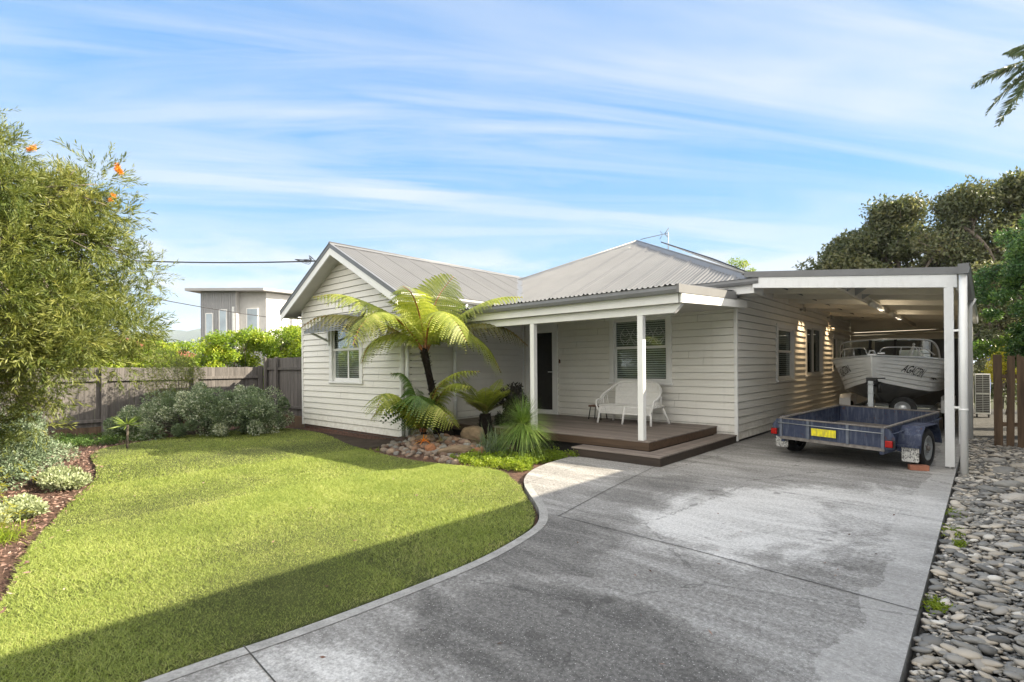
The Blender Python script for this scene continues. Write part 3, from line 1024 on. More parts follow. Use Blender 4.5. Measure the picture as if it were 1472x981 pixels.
def boards(mb, p0, udir, nrm, u0, u1, z0, z1, holes=(), lim=None):
    """lapped boards on a vertical plane through p0; holes are (u0, u1, z0, z1); lim(z) -> (ua, ub)"""
    p0, udir, nrm = Vector(p0), Vector(udir), Vector(nrm)
    z = z0
    while z < z1 - 1e-4:
        zt = min(z + PITCH, z1)
        rv = random.random()
        zg = zt - .011
        cuts = sorted({z, zg, zt} | {c for h in holes for c in (h[2], h[3]) if z < c < zt})
        jt = random.uniform(u0 + .3, u1 - .3)
        for za, zb in zip(cuts[:-1], cuts[1:]):
            zm = (za + zb) / 2
            segs = [(u0, jt - .0016), (jt + .0016, u1)]
            for h in holes:
                if h[2] < zm < h[3]:
                    ns = []
                    for a, b in segs:
                        if h[1] <= a or h[0] >= b:
                            ns.append((a, b))
                        else:
                            if h[0] > a:
                                ns.append((a, h[0]))
                            if h[1] < b:
                                ns.append((h[1], b))
                    segs = ns
            oa = .030 - .025 * (za - z) / PITCH
            ob = .030 - .025 * (zb - z) / PITCH
            if zm > zg:
                oa = ob = -.022
            for a, b in segs:
                a1, b1, a2, b2 = a, b, a, b
                if lim:
                    la, lb = lim(za), lim(zb)
                    a1, b1, a2, b2 = max(a, la[0]), min(b, la[1]), max(a, lb[0]), min(b, lb[1])
                    if b1 <= a1:
                        continue
                    if b2 < a2:
                        a2 = b2 = (a2 + b2) / 2

                def q(u, o, zz):
                    return p0 + udir * u + nrm * o + Vector((0, 0, zz))
                vs = [q(a1, oa, za), q(b1, oa, za), q(b2, ob, zb), q(a2, ob, zb), q(a1, -.022, za), q(b1, -.022, za)]
                fs = [(0, 1, 2, 3)]
                if za == z:
                    fs.append((4, 5, 1, 0))
                mb.add(vs, fs, rv)
        z = zt
    return mb


# openings: (u0, u1, z0, z1)
W_FRONT = (-2.88, -1.34, 1.16, 2.60)
DOOR = (-5.47, -4.42, .31, 2.62)
SIDE = [(2.66, 4.22, 1.17, 2.42), (5.36, 7.40, 1.24, 2.58), (8.75, 10.60, 1.35, 2.42)]
W_GABLE = (-8.60, -7.08, 1.21, 2.62)
ZB = .05
GX, GH, GAP, GEV = -7.815, 2.65, 4.49, 3.09          # gable ridge x, half width, ridge z, eave z
GS = (GAP - GEV) / GH

boards(MB(), (0, 0, 0), (1, 0, 0), (0, -1, 0), -5.6, -.02, ZB, 3.0, [W_FRONT, DOOR]).build('porch_wall', 'wall', house, fix=False)
boards(MB(), (0, 0, 0), (0, 1, 0), (1, 0, 0), .02, 11.9, ZB, 3.35, SIDE).build('side_wall', 'wall', house, fix=False)
boards(MB(), (-5.6, 0, 0), (0, 1, 0), (1, 0, 0), -3.97, 0, ZB, 3.15).build('return_wall', 'wall', house, fix=False)
boards(MB(), (0, -3.99, 0), (1, 0, 0), (0, -1, 0), -10.03, -5.6, ZB, GAP, [W_GABLE],
       lim=lambda z: (max(-10.03, GX - (GAP - .05 - z) / GS), min(-5.6, GX + (GAP - .05 - z) / GS))).build('gable_wall', 'wall', house, fix=False)
boards(MB(), (-10.03, 0, 0), (0, 1, 0), (-1, 0, 0), -3.97, 9, ZB, 3.1).build('left_wall', 'wall', house, fix=False)
mb = MB()
mb.box(-10.1, .05, 12.1, 12.2, -.2, 3.2)
mb.build('rear_wall', 'wall', house)
# corner stops
for x, y in ((.012, -.012), (-5.588, -4.002), (-10.042, -4.002)):
    mb = MB()
    mb.box(x - .032, x + .032, y - .032, y + .032, ZB - .02, 3.0 if x > -5 else 3.12)
    mb.build('corner_stop', 'white', house, .003)
mb = MB()
mb.box(-5.585, -5.545, -.065, -.026, ZB, 2.9)
mb.build('corner_stop', 'white', house, .003)
# base
mb = MB()
mb.box(-10.0, -5.61, -3.985, -3.90, -.35, ZB - .004)
mb.box(-5.70, -5.61, -3.90, -2.5, -.35, ZB - .004)
mb.build('brick_base', 'brickwall', house)
MB().box(-.06, .008, -.02, 11.9, -.1, ZB - .004).build('base_course', 'darkbase', house)
# near-black panels; the gloom of the unlit rooms is in their colour
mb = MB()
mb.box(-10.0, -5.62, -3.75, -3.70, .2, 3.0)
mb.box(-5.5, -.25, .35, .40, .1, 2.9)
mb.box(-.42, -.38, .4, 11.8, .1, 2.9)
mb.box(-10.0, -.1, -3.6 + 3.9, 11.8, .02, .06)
mb.build('dark_room_backing', 'dark', house)


def window(u0, u1, z0, z1, axis, plane, out, style='sash', blind=True, head=True, frame_w=.11, name='window'):
    """sash window; axis 'x' = wall along x facing -y, 'y' = wall along y facing +x"""
    def bx(mb, a, b, d0, d1, za, zb, rnd=None):
        # d measured outwards from the wall plane
        if axis == 'x':
            mb.box(a, b, plane - d1, plane - d0, za, zb, rnd)
        else:
            mb.box(plane + d0, plane + d1, a, b, za, zb, rnd)
    f = MB()
    bx(f, u0, u0 + frame_w, -.05, .045, z0, z1)
    bx(f, u1 - frame_w, u1, -.05, .045, z0, z1)
    bx(f, u0, u1, -.05, .047, z1, z1 + .10)
    bx(f, u0 - .02, u1 + .02, -.05, .07, z0 - .045, z0)
    bx(f, u0 + frame_w, u1 - frame_w, -.08, -.02, z0, z0 + .06)
    fo = f.build('window', 'white', house, .004)
    fo['label'] = name
    a, b = u0 + frame_w, u1 - frame_w
    zm = z0 + (z1 - z0) * .54
    s = MB()
    if style == 'sash':
        for (za, zb, d) in ((zm, z1, .0), (z0 + .04, zm + .035, -.03)):
            bx(s, a, a + .045, d - .03, d, za, zb)
            bx(s, b - .045, b, d - .03, d, za, zb)
            bx(s, a, b, d - .031, d + .001, zb - .045, zb)
            bx(s, a, b, d - .031, d + .001, za, za + .05)
    else:
        m = (a + b) / 2
        for (ua, ub, d) in ((a, m + .02, -.03), (m - .02, b, 0)):
            bx(s, ua, ua + .035, d - .03, d, z0 + .04, z1)
            bx(s, ub - .035, ub, d - .03, d, z0 + .04, z1)
            bx(s, ua, ub, d - .031, d + .001, z1 - .035, z1)
            bx(s, ua, ub, d - .031, d + .001, z0 + .04, z0 + .08)
    s.build('sash', 'white', fo, .003)
    g = MB()
    bx(g, a + .02, b - .02, -.052, -.047, z0 + .05, z1 - .02)
    g.build('pane', 'glass', fo)
    if blind:
        bl = MB()
        z = z0 + .06
        while z < z1 - .02:
            if axis == 'x':
                bl.add([(a, plane + .070, z), (b, plane + .070, z), (b, plane + .060, z + .033), (a, plane + .060, z + .033)], [(0, 1, 2, 3)])
            else:
                bl.add([(plane - .070, a, z), (plane - .070, b, z), (plane - .060, b, z + .033), (plane - .060, a, z + .033)], [(0, 1, 2, 3)])
            z += .05
        bl.build('blind', 'blind', fo, fix=False)
    return fo


wf = window(*W_FRONT, 'x', 0, 0, name='wide porch window with leadlight upper pane and open blinds')
# moulded head with shaped ends over the porch window
mb = MB()
mb.prism([(-2.95, 2.62), (-2.99, 2.70), (-3.03, 2.735), (-3.03, 2.76), (-1.19, 2.76), (-1.19, 2.735), (-1.23, 2.70), (-1.27, 2.62)], -.062, -.02, 'y')
mb.build('head_board', 'white', wf, .004)
# leadlight came lines in the upper sash
mb = MB()
for cx in (-2.50, -2.22, -1.94, -1.66):
    for s_ in (-1, 1):
        arc = [(cx + s_ * (.03 + .10 * math.sin(t * math.pi)), -.0 + .040, 2.02 + .38 * t) for t in np.linspace(0, 1, 9)]
        mb.tube(arc, .005, 5)
    for zz in (2.12, 2.26):
        mb.tube([(cx - .10 + .2 * t, .04, zz + .035 * math.cos(t * math.pi * 2)) for t in np.linspace(0, 1, 7)], .006, 5)
mb.build('leadlight', 'white', wf)
wg = window(*W_GABLE, 'x', -3.99, 0, name='gable window under a small sloping grey hood', frame_w=.13)
mb = MB()
mb.box(-7.86, -7.80, -3.99 + .045, -3.99 + .06, 1.25, 2.6)
mb.build('mullion', 'white', wg)
# skillion hood over the gable window
mb = MB()
hx0, hx1 = -8.75, -6.93
mb.add([(hx0, -4.0, 2.86), (hx1, -4.0, 2.86), (hx1, -4.60, 2.46), (hx0, -4.60, 2.46), (hx0, -4.0, 2.84), (hx1, -4.0, 2.84), (hx1, -4.60, 2.44), (hx0, -4.60, 2.44)],
       [(0, 1, 2, 3), (4, 7, 6, 5), (3, 2, 6, 7), (0, 3, 7, 4), (1, 5, 6, 2)])
mb.box(hx0, hx1, -4.612, -4.60, 2.39, 2.465)
mb.build('window_hood', 'greymetal', wg)
for x in (hx0 + .16, hx1 - .16):
    mb = MB()
    mb.bar((x, -4.01, 2.20), (x, -4.55, 2.43), .04, .05)
    mb.bar((x, -4.01, 2.80), (x, -4.55, 2.43), .04, .04)
    mb.bar((x, -4.045, 2.12), (x, -4.045, 2.82), .05, .04)
    mb.build('hood_bracket', 'white', wg)
ws = [window(*SIDE[0], 'y', 0, 0, name='first window on the carport side, sash with blinds'),
      window(*SIDE[1], 'y', 0, 0, 'slide', False, name='sliding two pane window on the carport side'),
      window(*SIDE[2], 'y', 0, 0, 'slide', False, name='rearmost sliding window beside the boat')]

# front door: white frame, dark mesh screen door
d = MB()
d.box(-5.47, -5.34, -.045, .06, .30, 2.62)
d.box(-4.55, -4.42, -.045, .06, .30, 2.62)
d.box(-5.47, -4.42, -.047, .06, 2.49, 2.66)
d.box(-5.49, -4.40, -.07, .06, .30, .335)
df = d.build('door', 'white', house, .004)
df['label'] = 'front door with white frame and dark mesh screen'
MB().box(-5.34, -4.55, .005, .03, .335, 2.49).build('screen', 'screen', df)
mb = MB()
mb.box(-5.34, -5.27, -.02, .004, .335, 2.49)
mb.box(-4.60, -4.55, -.02, .004, .335, 2.49)
mb.box(-5.27, -4.60, -.02, .004, 2.42, 2.49)
mb.box(-5.27, -4.60, -.02, .004, .335, .42)
mb.build('door_stile', 'white', df)
mb = MB()
mb.tube([(-4.575, -.02, 1.40), (-4.575, -.065, 1.40), (-4.70, -.065, 1.40)], .011, 8)
mb.box(-4.592, -4.560, -.028, -.02, 1.30, 1.45)
mb.build('handle', 'chrome', df)
MB().box(-4.37, -4.33, -.045, -.018, 1.62, 1.72).build('door_bell', 'brown', house)

# ---------------- roofs
EV, HS, HD = 3.10, .467, 5.35             # main eave z, slope, half depth
HX1, HY0 = .60, -.60
HX0 = HX1 - 2 * HD
HXM, HYM, HZM = HX1 - HD, HY0 + HD, EV + HS * HD


def corrug(mb, cols, pt, amp=.015, lift=0.0):
    """ribbons of corrugated sheet; cols = [(c, a, b)], pt(c, t) gives a point, a..b run"""
    prev = None
    vs, fs = [], []
    for i, (c, a, b) in enumerate(cols):
        off = amp * math.cos(c / .095 * 2 * math.pi) + lift + (.016 if (c % .76) < .095 else 0)
        vs += [pt(c, a, off), pt(c, b, off)]
        if i:
            k = 2 * i
            fs.append((k - 2, k, k + 1, k - 1))
    mb.add(vs, fs, .5, True)
    return mb


def gable_z(x):
    return GAP - GS * abs(x - GX)


step = .095 / 6
cols = []
for i in range(int((HX1 - HX0) / step) + 1):
    x = HX0 + i * step
    b = HY0 + min(HX1 - x, x - HX0)
    a = HY0 - .05
    if x < GX + GH:
        a = max(a, HY0 + (gable_z(x) - EV) / HS - .06)
    if b > a:
        cols.append((x, a, b))
corrug(MB(), cols, lambda x, y, o: (x, y, EV + HS * (y - HY0) + o)).build('main_roof_front', 'roof', house, fix=False)
YB = 12.3
for side in (1, -1):
    cols = []
    for i in range(int((YB - HY0) / step)):
        y = HY0 + i * step
        run = min(HD, y - HY0)
        cols.append((y, 0, run))
    e = HX1 if side > 0 else HX0
    corrug(MB(), cols, lambda y, r, o, e=e, s_=side: (e + s_ * .05 - s_ * r * (HD + .05) / HD, y, EV + HS * r + o)).build('main_roof_side', 'roof', house, fix=False)
# gable wing: sheet ribs run down the slope
yv = HY0 + (GEV - EV) / HS
for side in (1, -1):
    cols = []
    y = -4.43
    while y < HY0 + (GAP - EV) / HS:
        zh = EV + HS * (y - HY0)
        low = GH + .03 if zh < GEV else max(0, (GAP - zh) / GS) + .05
        cols.append((y, 0, min(GH + .03, low)))
        y += step
    corrug(MB(), cols, lambda y, r, o, s_=side: (GX + s_ * r, y, GAP - GS * r + o)).build('gable_roof', 'roof', house, fix=False)
# caps on hips and ridges
mb = MB()


def cap(a, b, wdt=.13, hgt=.05):
    a, b = Vector(a), Vector(b)
    d_ = (b - a).normalized()
    sd = d_.cross(Vector((0, 0, 1))).normalized() * wdt
    dn = Vector((0, 0, -wdt * .48))
    up = Vector((0, 0, hgt))
    mb.add([a + sd + dn + up * .4, a + up, a - sd + dn + up * .4, b + sd + dn + up * .4, b + up, b - sd + dn + up * .4], [(0, 1, 4, 3), (1, 2, 5, 4)], .5)
    mb.tube([a + up * .9, b + up * .9], .022, 8)


cap((HX1, HY0, EV), (HXM, HYM, HZM))
cap((HX0, HY0, EV), (HXM, HYM, HZM))
cap((HXM, HYM, HZM), (HXM, YB, HZM))
cap((GX, -4.44, GAP), (GX, HY0 + (GAP - EV) / HS, GAP), .11, .04)
mb.build('ridge_cap', 'cap', house, fix=False)
# valley flashing between gable wing and main roof
yr = HY0 + (GAP - EV) / HS
MB().bar((GX + .03, yr, GAP + .022), (GX + GH, HY0, EV + .02), .20, .012, (0, 0, 1)).build('valley_flashing', 'cap', house)
# barge boards, capping and soffit on the gable
mb, mc, ms = MB(), MB(), MB()
for s_ in (1, -1):
    e = Vector((GX + s_ * (GH + .02), 0, GEV - .012))
    t = Vector((GX, 0, GAP))
    yb = -4.40
    for (b_, dz0, dz1, y0, y1) in ((mc, -.005, -.085, yb - .035, yb + .02), (mb, -.085, -.255, yb - .02, yb + .01)):
        b_.add([(t.x, y0, t.z + dz0), (e.x, y0, e.z + dz0), (e.x, y0, e.z + dz1), (t.x, y0, t.z + dz1),
                (t.x, y1, t.z + dz0), (e.x, y1, e.z + dz0), (e.x, y1, e.z + dz1), (t.x, y1, t.z + dz1)],
               [(0, 1, 2, 3), (4, 7, 6, 5), (0, 4, 5, 1), (3, 2, 6, 7), (1, 5, 6, 2)])
    mc.bar((t.x, yb - .01, t.z + .012), (e.x, yb - .01, e.z + .012), .07, .02)
    ms.add([(t.x, yb + .01, t.z - .17), (e.x - s_ * .0, yb + .01, e.z - .17), (e.x, -3.97, e.z - .17), (t.x, -3.97, t.z - .17)], [(0, 1, 2, 3)])
    # eave lining down the sides
    xw = -5.6 if s_ > 0 else -10.03
    ms.add([(e.x, yb, e.z - .17), (xw, yb, e.z - .17), (xw, HY0, e.z - .17), (e.x, HY0, e.z - .17)], [(0, 1, 2, 3)])
mb.build('barge_board', 'white', house, fix=True)
mc.build('barge_capping', 'greymetal', house)
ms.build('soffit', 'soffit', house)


def gutter(mb, a, b, out, size=.10, hgt=.105):
    """open box gutter between a and b (top inner edge), out = outward unit"""
    a, b, o = Vector(a), Vector(b), Vector(out)
    dn = Vector((0, 0, -hgt))
    prof = [Vector((0, 0, 0)), dn, o * size * .85 + dn, o * size + dn * .55, o * size * .92 + dn * .1, o * size * 1.05, o * size * .95]
    n_ = len(prof)
    vs = [a + p for p in prof] + [b + p for p in prof]
    mb.add(vs, [(i, i + 1, i + 1 + n_, i + n_) for i in range(n_ - 1)], .5)
    mb.add([a + p for p in prof[:6]], [tuple(range(6))], .5)
    mb.add([b + p for p in prof[:6]], [tuple(range(6))], .5)


mb = MB()
gutter(mb, (GX + GH + .04, -.72, EV + .02), (.66, -.66, EV + .02), (0, -1, 0))
gutter(mb, (GX + GH + .03, -4.38, GEV + .0), (GX + GH + .03, -.74, GEV + .0), (1, 0, 0))
gutter(mb, (GX - GH - .03, -4.38, GEV + .0), (GX - GH - .03, 9, GEV + .0), (-1, 0, 0))
gutter(mb, (-5.6, -3.02, 2.775), (.22, -3.02, 2.775), (0, -1, 0), .10, .115)
mb.build('gutter', 'greymetal', house, fix=False)
# main fascia, boxed end, side fascia
mb = MB()
mb.box(GX + GH + .05, .52, -.655, -.63, 2.86, 3.05)
mb.box(.52, .56, -.655, -.10, 2.86, 3.05)
mb.box(GX + GH, GX + GH + .025, -4.37, -.66, GEV - .19, GEV - .02)
mb.build('fascia', 'white', house, .003)
mb = MB()
mb.box(.02, .52, -.63, -.10, 2.862, 2.872)
mb.box(-5.6, .2, -2.95, .0, 2.66, 2.67)
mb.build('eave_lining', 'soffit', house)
# verandah roof, beam, end barge
mb = MB()
cols = [(-5.6 + i * step, -3.09, -.60) for i in range(int(5.84 / step))]
corrug(mb, cols, lambda x, y, o: (x, y, 2.785 + .062 * (y + 3.09) + o))
mb.build('verandah_roof', 'roof', house, fix=False)
mb = MB()
mb.box(-5.6, .18, -3.005, -2.975, 2.515, 2.665)
mb.prism([(-5.58, 2.375), (-5.58, 2.513), (.175, 2.513), (.175, 2.495), (.06, 2.375)], -2.90, -2.80, 'y')
vb = mb.build('verandah_beam', 'white', house, .004)
mb = MB()
mb.add([(.20, -3.0, 2.515), (.20, -3.0, 2.655), (.20, -.02, 2.80), (.20, -.02, 2.66), (.235, -3.0, 2.515), (.235, -3.0, 2.655), (.235, -.02, 2.80), (.235, -.02, 2.66)],
       [(0, 1, 2, 3), (7, 6, 5, 4), (0, 4, 5, 1), (1, 5, 6, 2), (0, 3, 7, 4)])
mb.build('verandah_end_board', 'white', house)
mb = MB()
mb.add([(.20, -3.12, 2.657), (.20, -3.12, 2.79), (.20, -.60, 2.915), (.20, -.60, 2.775), (.245, -3.12, 2.657), (.245, -3.12, 2.79), (.245, -.60, 2.915), (.245, -.60, 2.775)],
       [(0, 1, 2, 3), (7, 6, 5, 4), (0, 4, 5, 1), (1, 5, 6, 2), (0, 3, 7, 4)])
mb.build('verandah_barge', 'roof', house)
DZ = .31
for x in (-.535, -2.86):
    mb = MB()
    mb.box(x - .05, x + .05, -2.90, -2.80, DZ, 2.374)
    mb.build('verandah_post', 'white', house, .004)
# deck and step
dk = MB()
y = -2.93
while y < -.04:
    dk.box(-5.55, -.36, y, min(y + .086, -.03), DZ - .022, DZ)
    y += .0905
deck = dk.build('deck', 'decktop', house, .0015)
mb = MB()
mb.box(-5.55, -.375, -2.925, -2.90, .155, DZ - .023)
mb.box(-.40, -.375, -2.90, -.03, .155, DZ - .023)
mb.build('deck_fascia', 'deckdark', deck)
mb = MB()
for i in range(4):
    mb.box(-1.62, -.0 - .0905 * i + .03, -3.34 + .0905 * i, -3.34 + .086 + .0905 * i, .133, .155)
for i in range(4):
    x1 = .03 - .0905 * i
    mb.box(x1 - .086, x1, -3.34 + .0905 * (i + 1) - .004, -.03, .1335, .1555)
st = mb.build('step', 'decktop', deck, .0015)
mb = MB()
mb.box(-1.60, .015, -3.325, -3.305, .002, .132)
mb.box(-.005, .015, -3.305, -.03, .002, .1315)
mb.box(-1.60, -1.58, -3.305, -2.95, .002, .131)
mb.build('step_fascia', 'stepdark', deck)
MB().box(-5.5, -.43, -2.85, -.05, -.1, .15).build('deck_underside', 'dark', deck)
# downpipes at the gable return
for (x, y, z0, z1) in ((-5.50, -3.92, .0, 2.74), (-5.50, -2.55, .12, 2.62)):
    mb = MB()
    mb.tube([(x, y, z0), (x, y, z1)], .043, 12)
    mb.tube([(x, y, z1), (x + .05, y, z1 + .12), (-5.14, y, z1 + .22), (-5.10, y, GEV - .1)], .043, 12)
    for zz in (.75, 1.9):
        mb.tube([(x, y, zz), (x, y, zz + .03)], .049, 12)
    mb.build('downpipe', 'whitemetal', house)
mb = MB()
mb.prism([(-3.86, 2.37), (-3.60, 2.37), (-3.60, 2.33), (-3.68, 2.26), (-3.74, 2.14), (-3.80, 2.06), (-3.86, 2.0)], -5.56, -5.53, 'x')
mb.build('bracket', 'white', house)
# solar panels on the right slope
for j, (y0, r0) in enumerate([(3.4, 2.35), (4.52, 2.35), (5.64, 2.35), (6.76, 2.35), (7.88, 2.35)]):
    mb = MB()
    sl = math.atan(HS)

    def sp(r, y, o):
        return (HX1 - r, y, EV + HS * r + o)
    mb.add([sp(r0, y0, .20), sp(r0, y0 + 1.06, .20), sp(r0 + 1.5, y0 + 1.06, .20), sp(r0 + 1.5, y0, .20),
            sp(r0, y0, .235), sp(r0, y0 + 1.06, .235), sp(r0 + 1.5, y0 + 1.06, .235), sp(r0 + 1.5, y0, .235)],
           [(0, 1, 2, 3), (7, 6, 5, 4), (0, 4, 5, 1), (1, 5, 6, 2), (2, 6, 7, 3), (3, 7, 4, 0)])
    mb.build('solar_panel', 'solar', house)

# wall lights that wash the side wall
for y in (4.85, 8.08):
    lt = thing('wall_light', 'nearer lit lamp high on the side wall under the carport roof' if y < 7 else 'farther lit lamp high on the side wall above the boat', 'light', (.06, y, 2.98), 0, 'lamps on the side wall')
    mb = MB()
    mb.tube([(.06, 0, -.03), (.06, 0, .09)], .035, 12)
    mb.box(-.05, .05, -.03, .03, 0, .05)
    mb.build('lamp_body', 'copper', lt)
    for dy, e in ((-.08, 10), (.25, 7)):
        ld = bpy.data.lights.new('Lamp', 'SPOT')
        ld.energy = e * 3.4
        ld.color = (1, .72, .42)
        ld.spot_size = R(62)
        ld.spot_blend = .9
        ld.shadow_soft_size = .03
        lo = bpy.data.objects.new('Lamp', ld)
        COL.objects.link(lo)
        lo.parent = lt
        lo.location = (.16, dy, .0)
        lo.rotation_euler = (R(0), R(6), 0)

# ================================================================== CARPORT
M['pvc'] = paint('white_pvc', (.84, .84, .82), .02, .3, 4, .08, (.5, .48, .42))
cp = thing('carport', 'white open carport with flat grey roof over the boat', 'carport', (0, 0, 0))
CY0, CY1 = -.72, 11.9


def cz(x):
    return 3.285 - .104 * x


mb = MB()
cols = [(.35 + i * step, CY0 + .02, CY1) for i in range(int(3.15 / step))]
corrug(mb, cols, lambda x, y, o: (x, y, cz(x) - .03 + o), .008)
cols = [(.0 + i * step, .2, CY1) for i in range(int(.36 / step))]
corrug(mb, cols, lambda x, y, o: (x, y, cz(x) - .03 + o), .008)
mb.build('roof_sheet', 'cream', cp, fix=False)


def xbar(mb, x0, x1, y0, y1, top, hgt):
    mb.add([(x0, y0, cz(x0) + top - hgt), (x1, y0, cz(x1) + top - hgt), (x1, y0, cz(x1) + top), (x0, y0, cz(x0) + top),
            (x0, y1, cz(x0) + top - hgt), (x1, y1, cz(x1) + top - hgt), (x1, y1, cz(x1) + top), (x0, y1, cz(x0) + top)],
           [(0, 1, 2, 3), (7, 6, 5, 4), (0, 4, 5, 1), (1, 5, 6, 2), (2, 6, 7, 3), (3, 7, 4, 0)])


mb = MB()
xbar(mb, .42, 3.53, CY0 - .03, CY0 + .015, .012, .105)
mb.build('front_flashing', 'greymetal', cp)
mb = MB()
xbar(mb, .56, 3.385, CY0 - .015, CY0 + .04, -.095, .19)
mb.build('front_beam', 'whitemetal', cp, .003)
for yy in (.15, 1.25, 2.45, 3.75, 5.2, 6.8, 8.6, 10.4):
    mb = MB()
    xbar(mb, .02, 3.30, yy, yy + .06, -.045, .15)
    mb.build('purlin', 'cream', cp)
mb = MB()
mb.box(1.87, 1.93, CY0 + .05, 11.8, 2.79, 2.90)
mb.build('cross_beam', 'cream', cp)
for yy in (-.2, .55, 1.3):
    mb = MB()
    mb.prism([(1.93, 2.79), (2.22, 2.98), (1.93, 2.98)], yy, yy + .03, 'y')
    mb.build('gusset', 'copper', cp)
for yy, lab in ((1.9, 'nearer'), (4.9, 'farther')):
    mb = MB()
    mb.tube([(2.0, yy, 2.75), (2.0, yy + 1.25, 2.75)], .055, 14)
    mb.tube([(2.0, yy - .03, 2.75), (2.0, yy, 2.75)], .06, 14)
    mb.build('light_batten', 'cream', cp)
for yy in (3.35, 6.6):
    mb = MB()
    mb.lathe([(.0, .05), (.03, .045), (.05, .02)], (2.0, yy, 2.72), 'z', 14)
    bf = mb.build('bulb_holder', 'white', cp)
    ld = bpy.data.lights.new('Lamp', 'POINT')
    ld.energy = 2
    ld.color = (1, .86, .66)
    ld.shadow_soft_size = .05
    lo = bpy.data.objects.new('Lamp', ld)
    COL.objects.link(lo)
    lo.parent = cp
    lo.location = (2.0, yy, 2.64)
mb = MB()
mb.box(3.235, 3.345, CY0 - .03, CY0 + .08, .03, cz(3.3) - .285)
mb.tube([(3.29, CY0 + .02, -.02), (3.29, CY0 + .02, .03)], .012, 8)
mb.build('post', 'whitemetal', cp, .004)
for yy in (2.4, 5.4, 8.4, 11.6):
    mb = MB()
    mb.box(3.30, 3.368, yy, yy + .09, 0, 2.82)
    mb.build('rear_post', 'whitemetal', cp)
mb = MB()
mb.tube([(3.455, -.93, -.08), (3.455, -.93, 2.84)], .046, 16)
mb.tube([(3.455, -.93, .87), (3.455, -.93, .90)], .051, 16)
mb.box(3.345, 3.455, -.92, -.90, 2.0, 2.03)
mb.box(3.345, 3.455, -.92, -.90, .9, .93)
mb.build('downpipe', 'pvc', cp)
mb = MB()
mb.tube([(3.45, 3.5, -.08), (3.45, 3.5, 2.70), (3.52, 3.5, 2.86)], .045, 14)
mb.build('downpipe', 'whitemetal', cp)
mb = MB()
gutter(mb, (3.40, CY0 - .30, cz(3.45) + .02), (3.40, CY1, cz(3.45) + .02), (1, 0, 0), .13, .14)
mb.build('gutter', 'greymetal', cp, fix=False)
mb = MB()
mb.box(3.37, 3.39, CY0 + .1, 11.9, 2.62, 2.83)
mb.build('side_beam', 'cream', cp)
mb = MB()
yy = 3.6
while yy < 11.8:
    mb.box(3.375, 3.39, yy, yy + .30, .06, 2.62)
    yy += .31
mb.build('side_screen', 'soffit', cp)
mb = MB()
mb.box(0.02, 3.38, 11.9, 11.96, 2.36, 3.25)
mb.box(0.02, .75, 11.9, 11.96, 0, 2.36)
mb.build('rear_panel', 'cream', cp)
mb = MB()
z = .03
while z < 2.33:
    mb.prism([(11.93, z), (11.955, z + .04), (11.93, z + .08)], .75, 3.38, 'x')
    z += .08
M['roller'] = paint('roller_door', (.10, .105, .11), .1, .45, 4)
mb.build('roller_door', 'roller', cp, fix=True)
mb = MB()
mb.tube([(.10, 8.2, 2.66), (.10, 11.75, 2.66), (.14, 11.84, 2.66), (3.3, 11.84, 2.66)], .035, 10)
mb.tube([(.10, 8.4, 2.62), (.16, 11.70, 2.56), (3.3, 11.80, 2.56)], .02, 8)
mb.build('pipe', 'cream', cp)


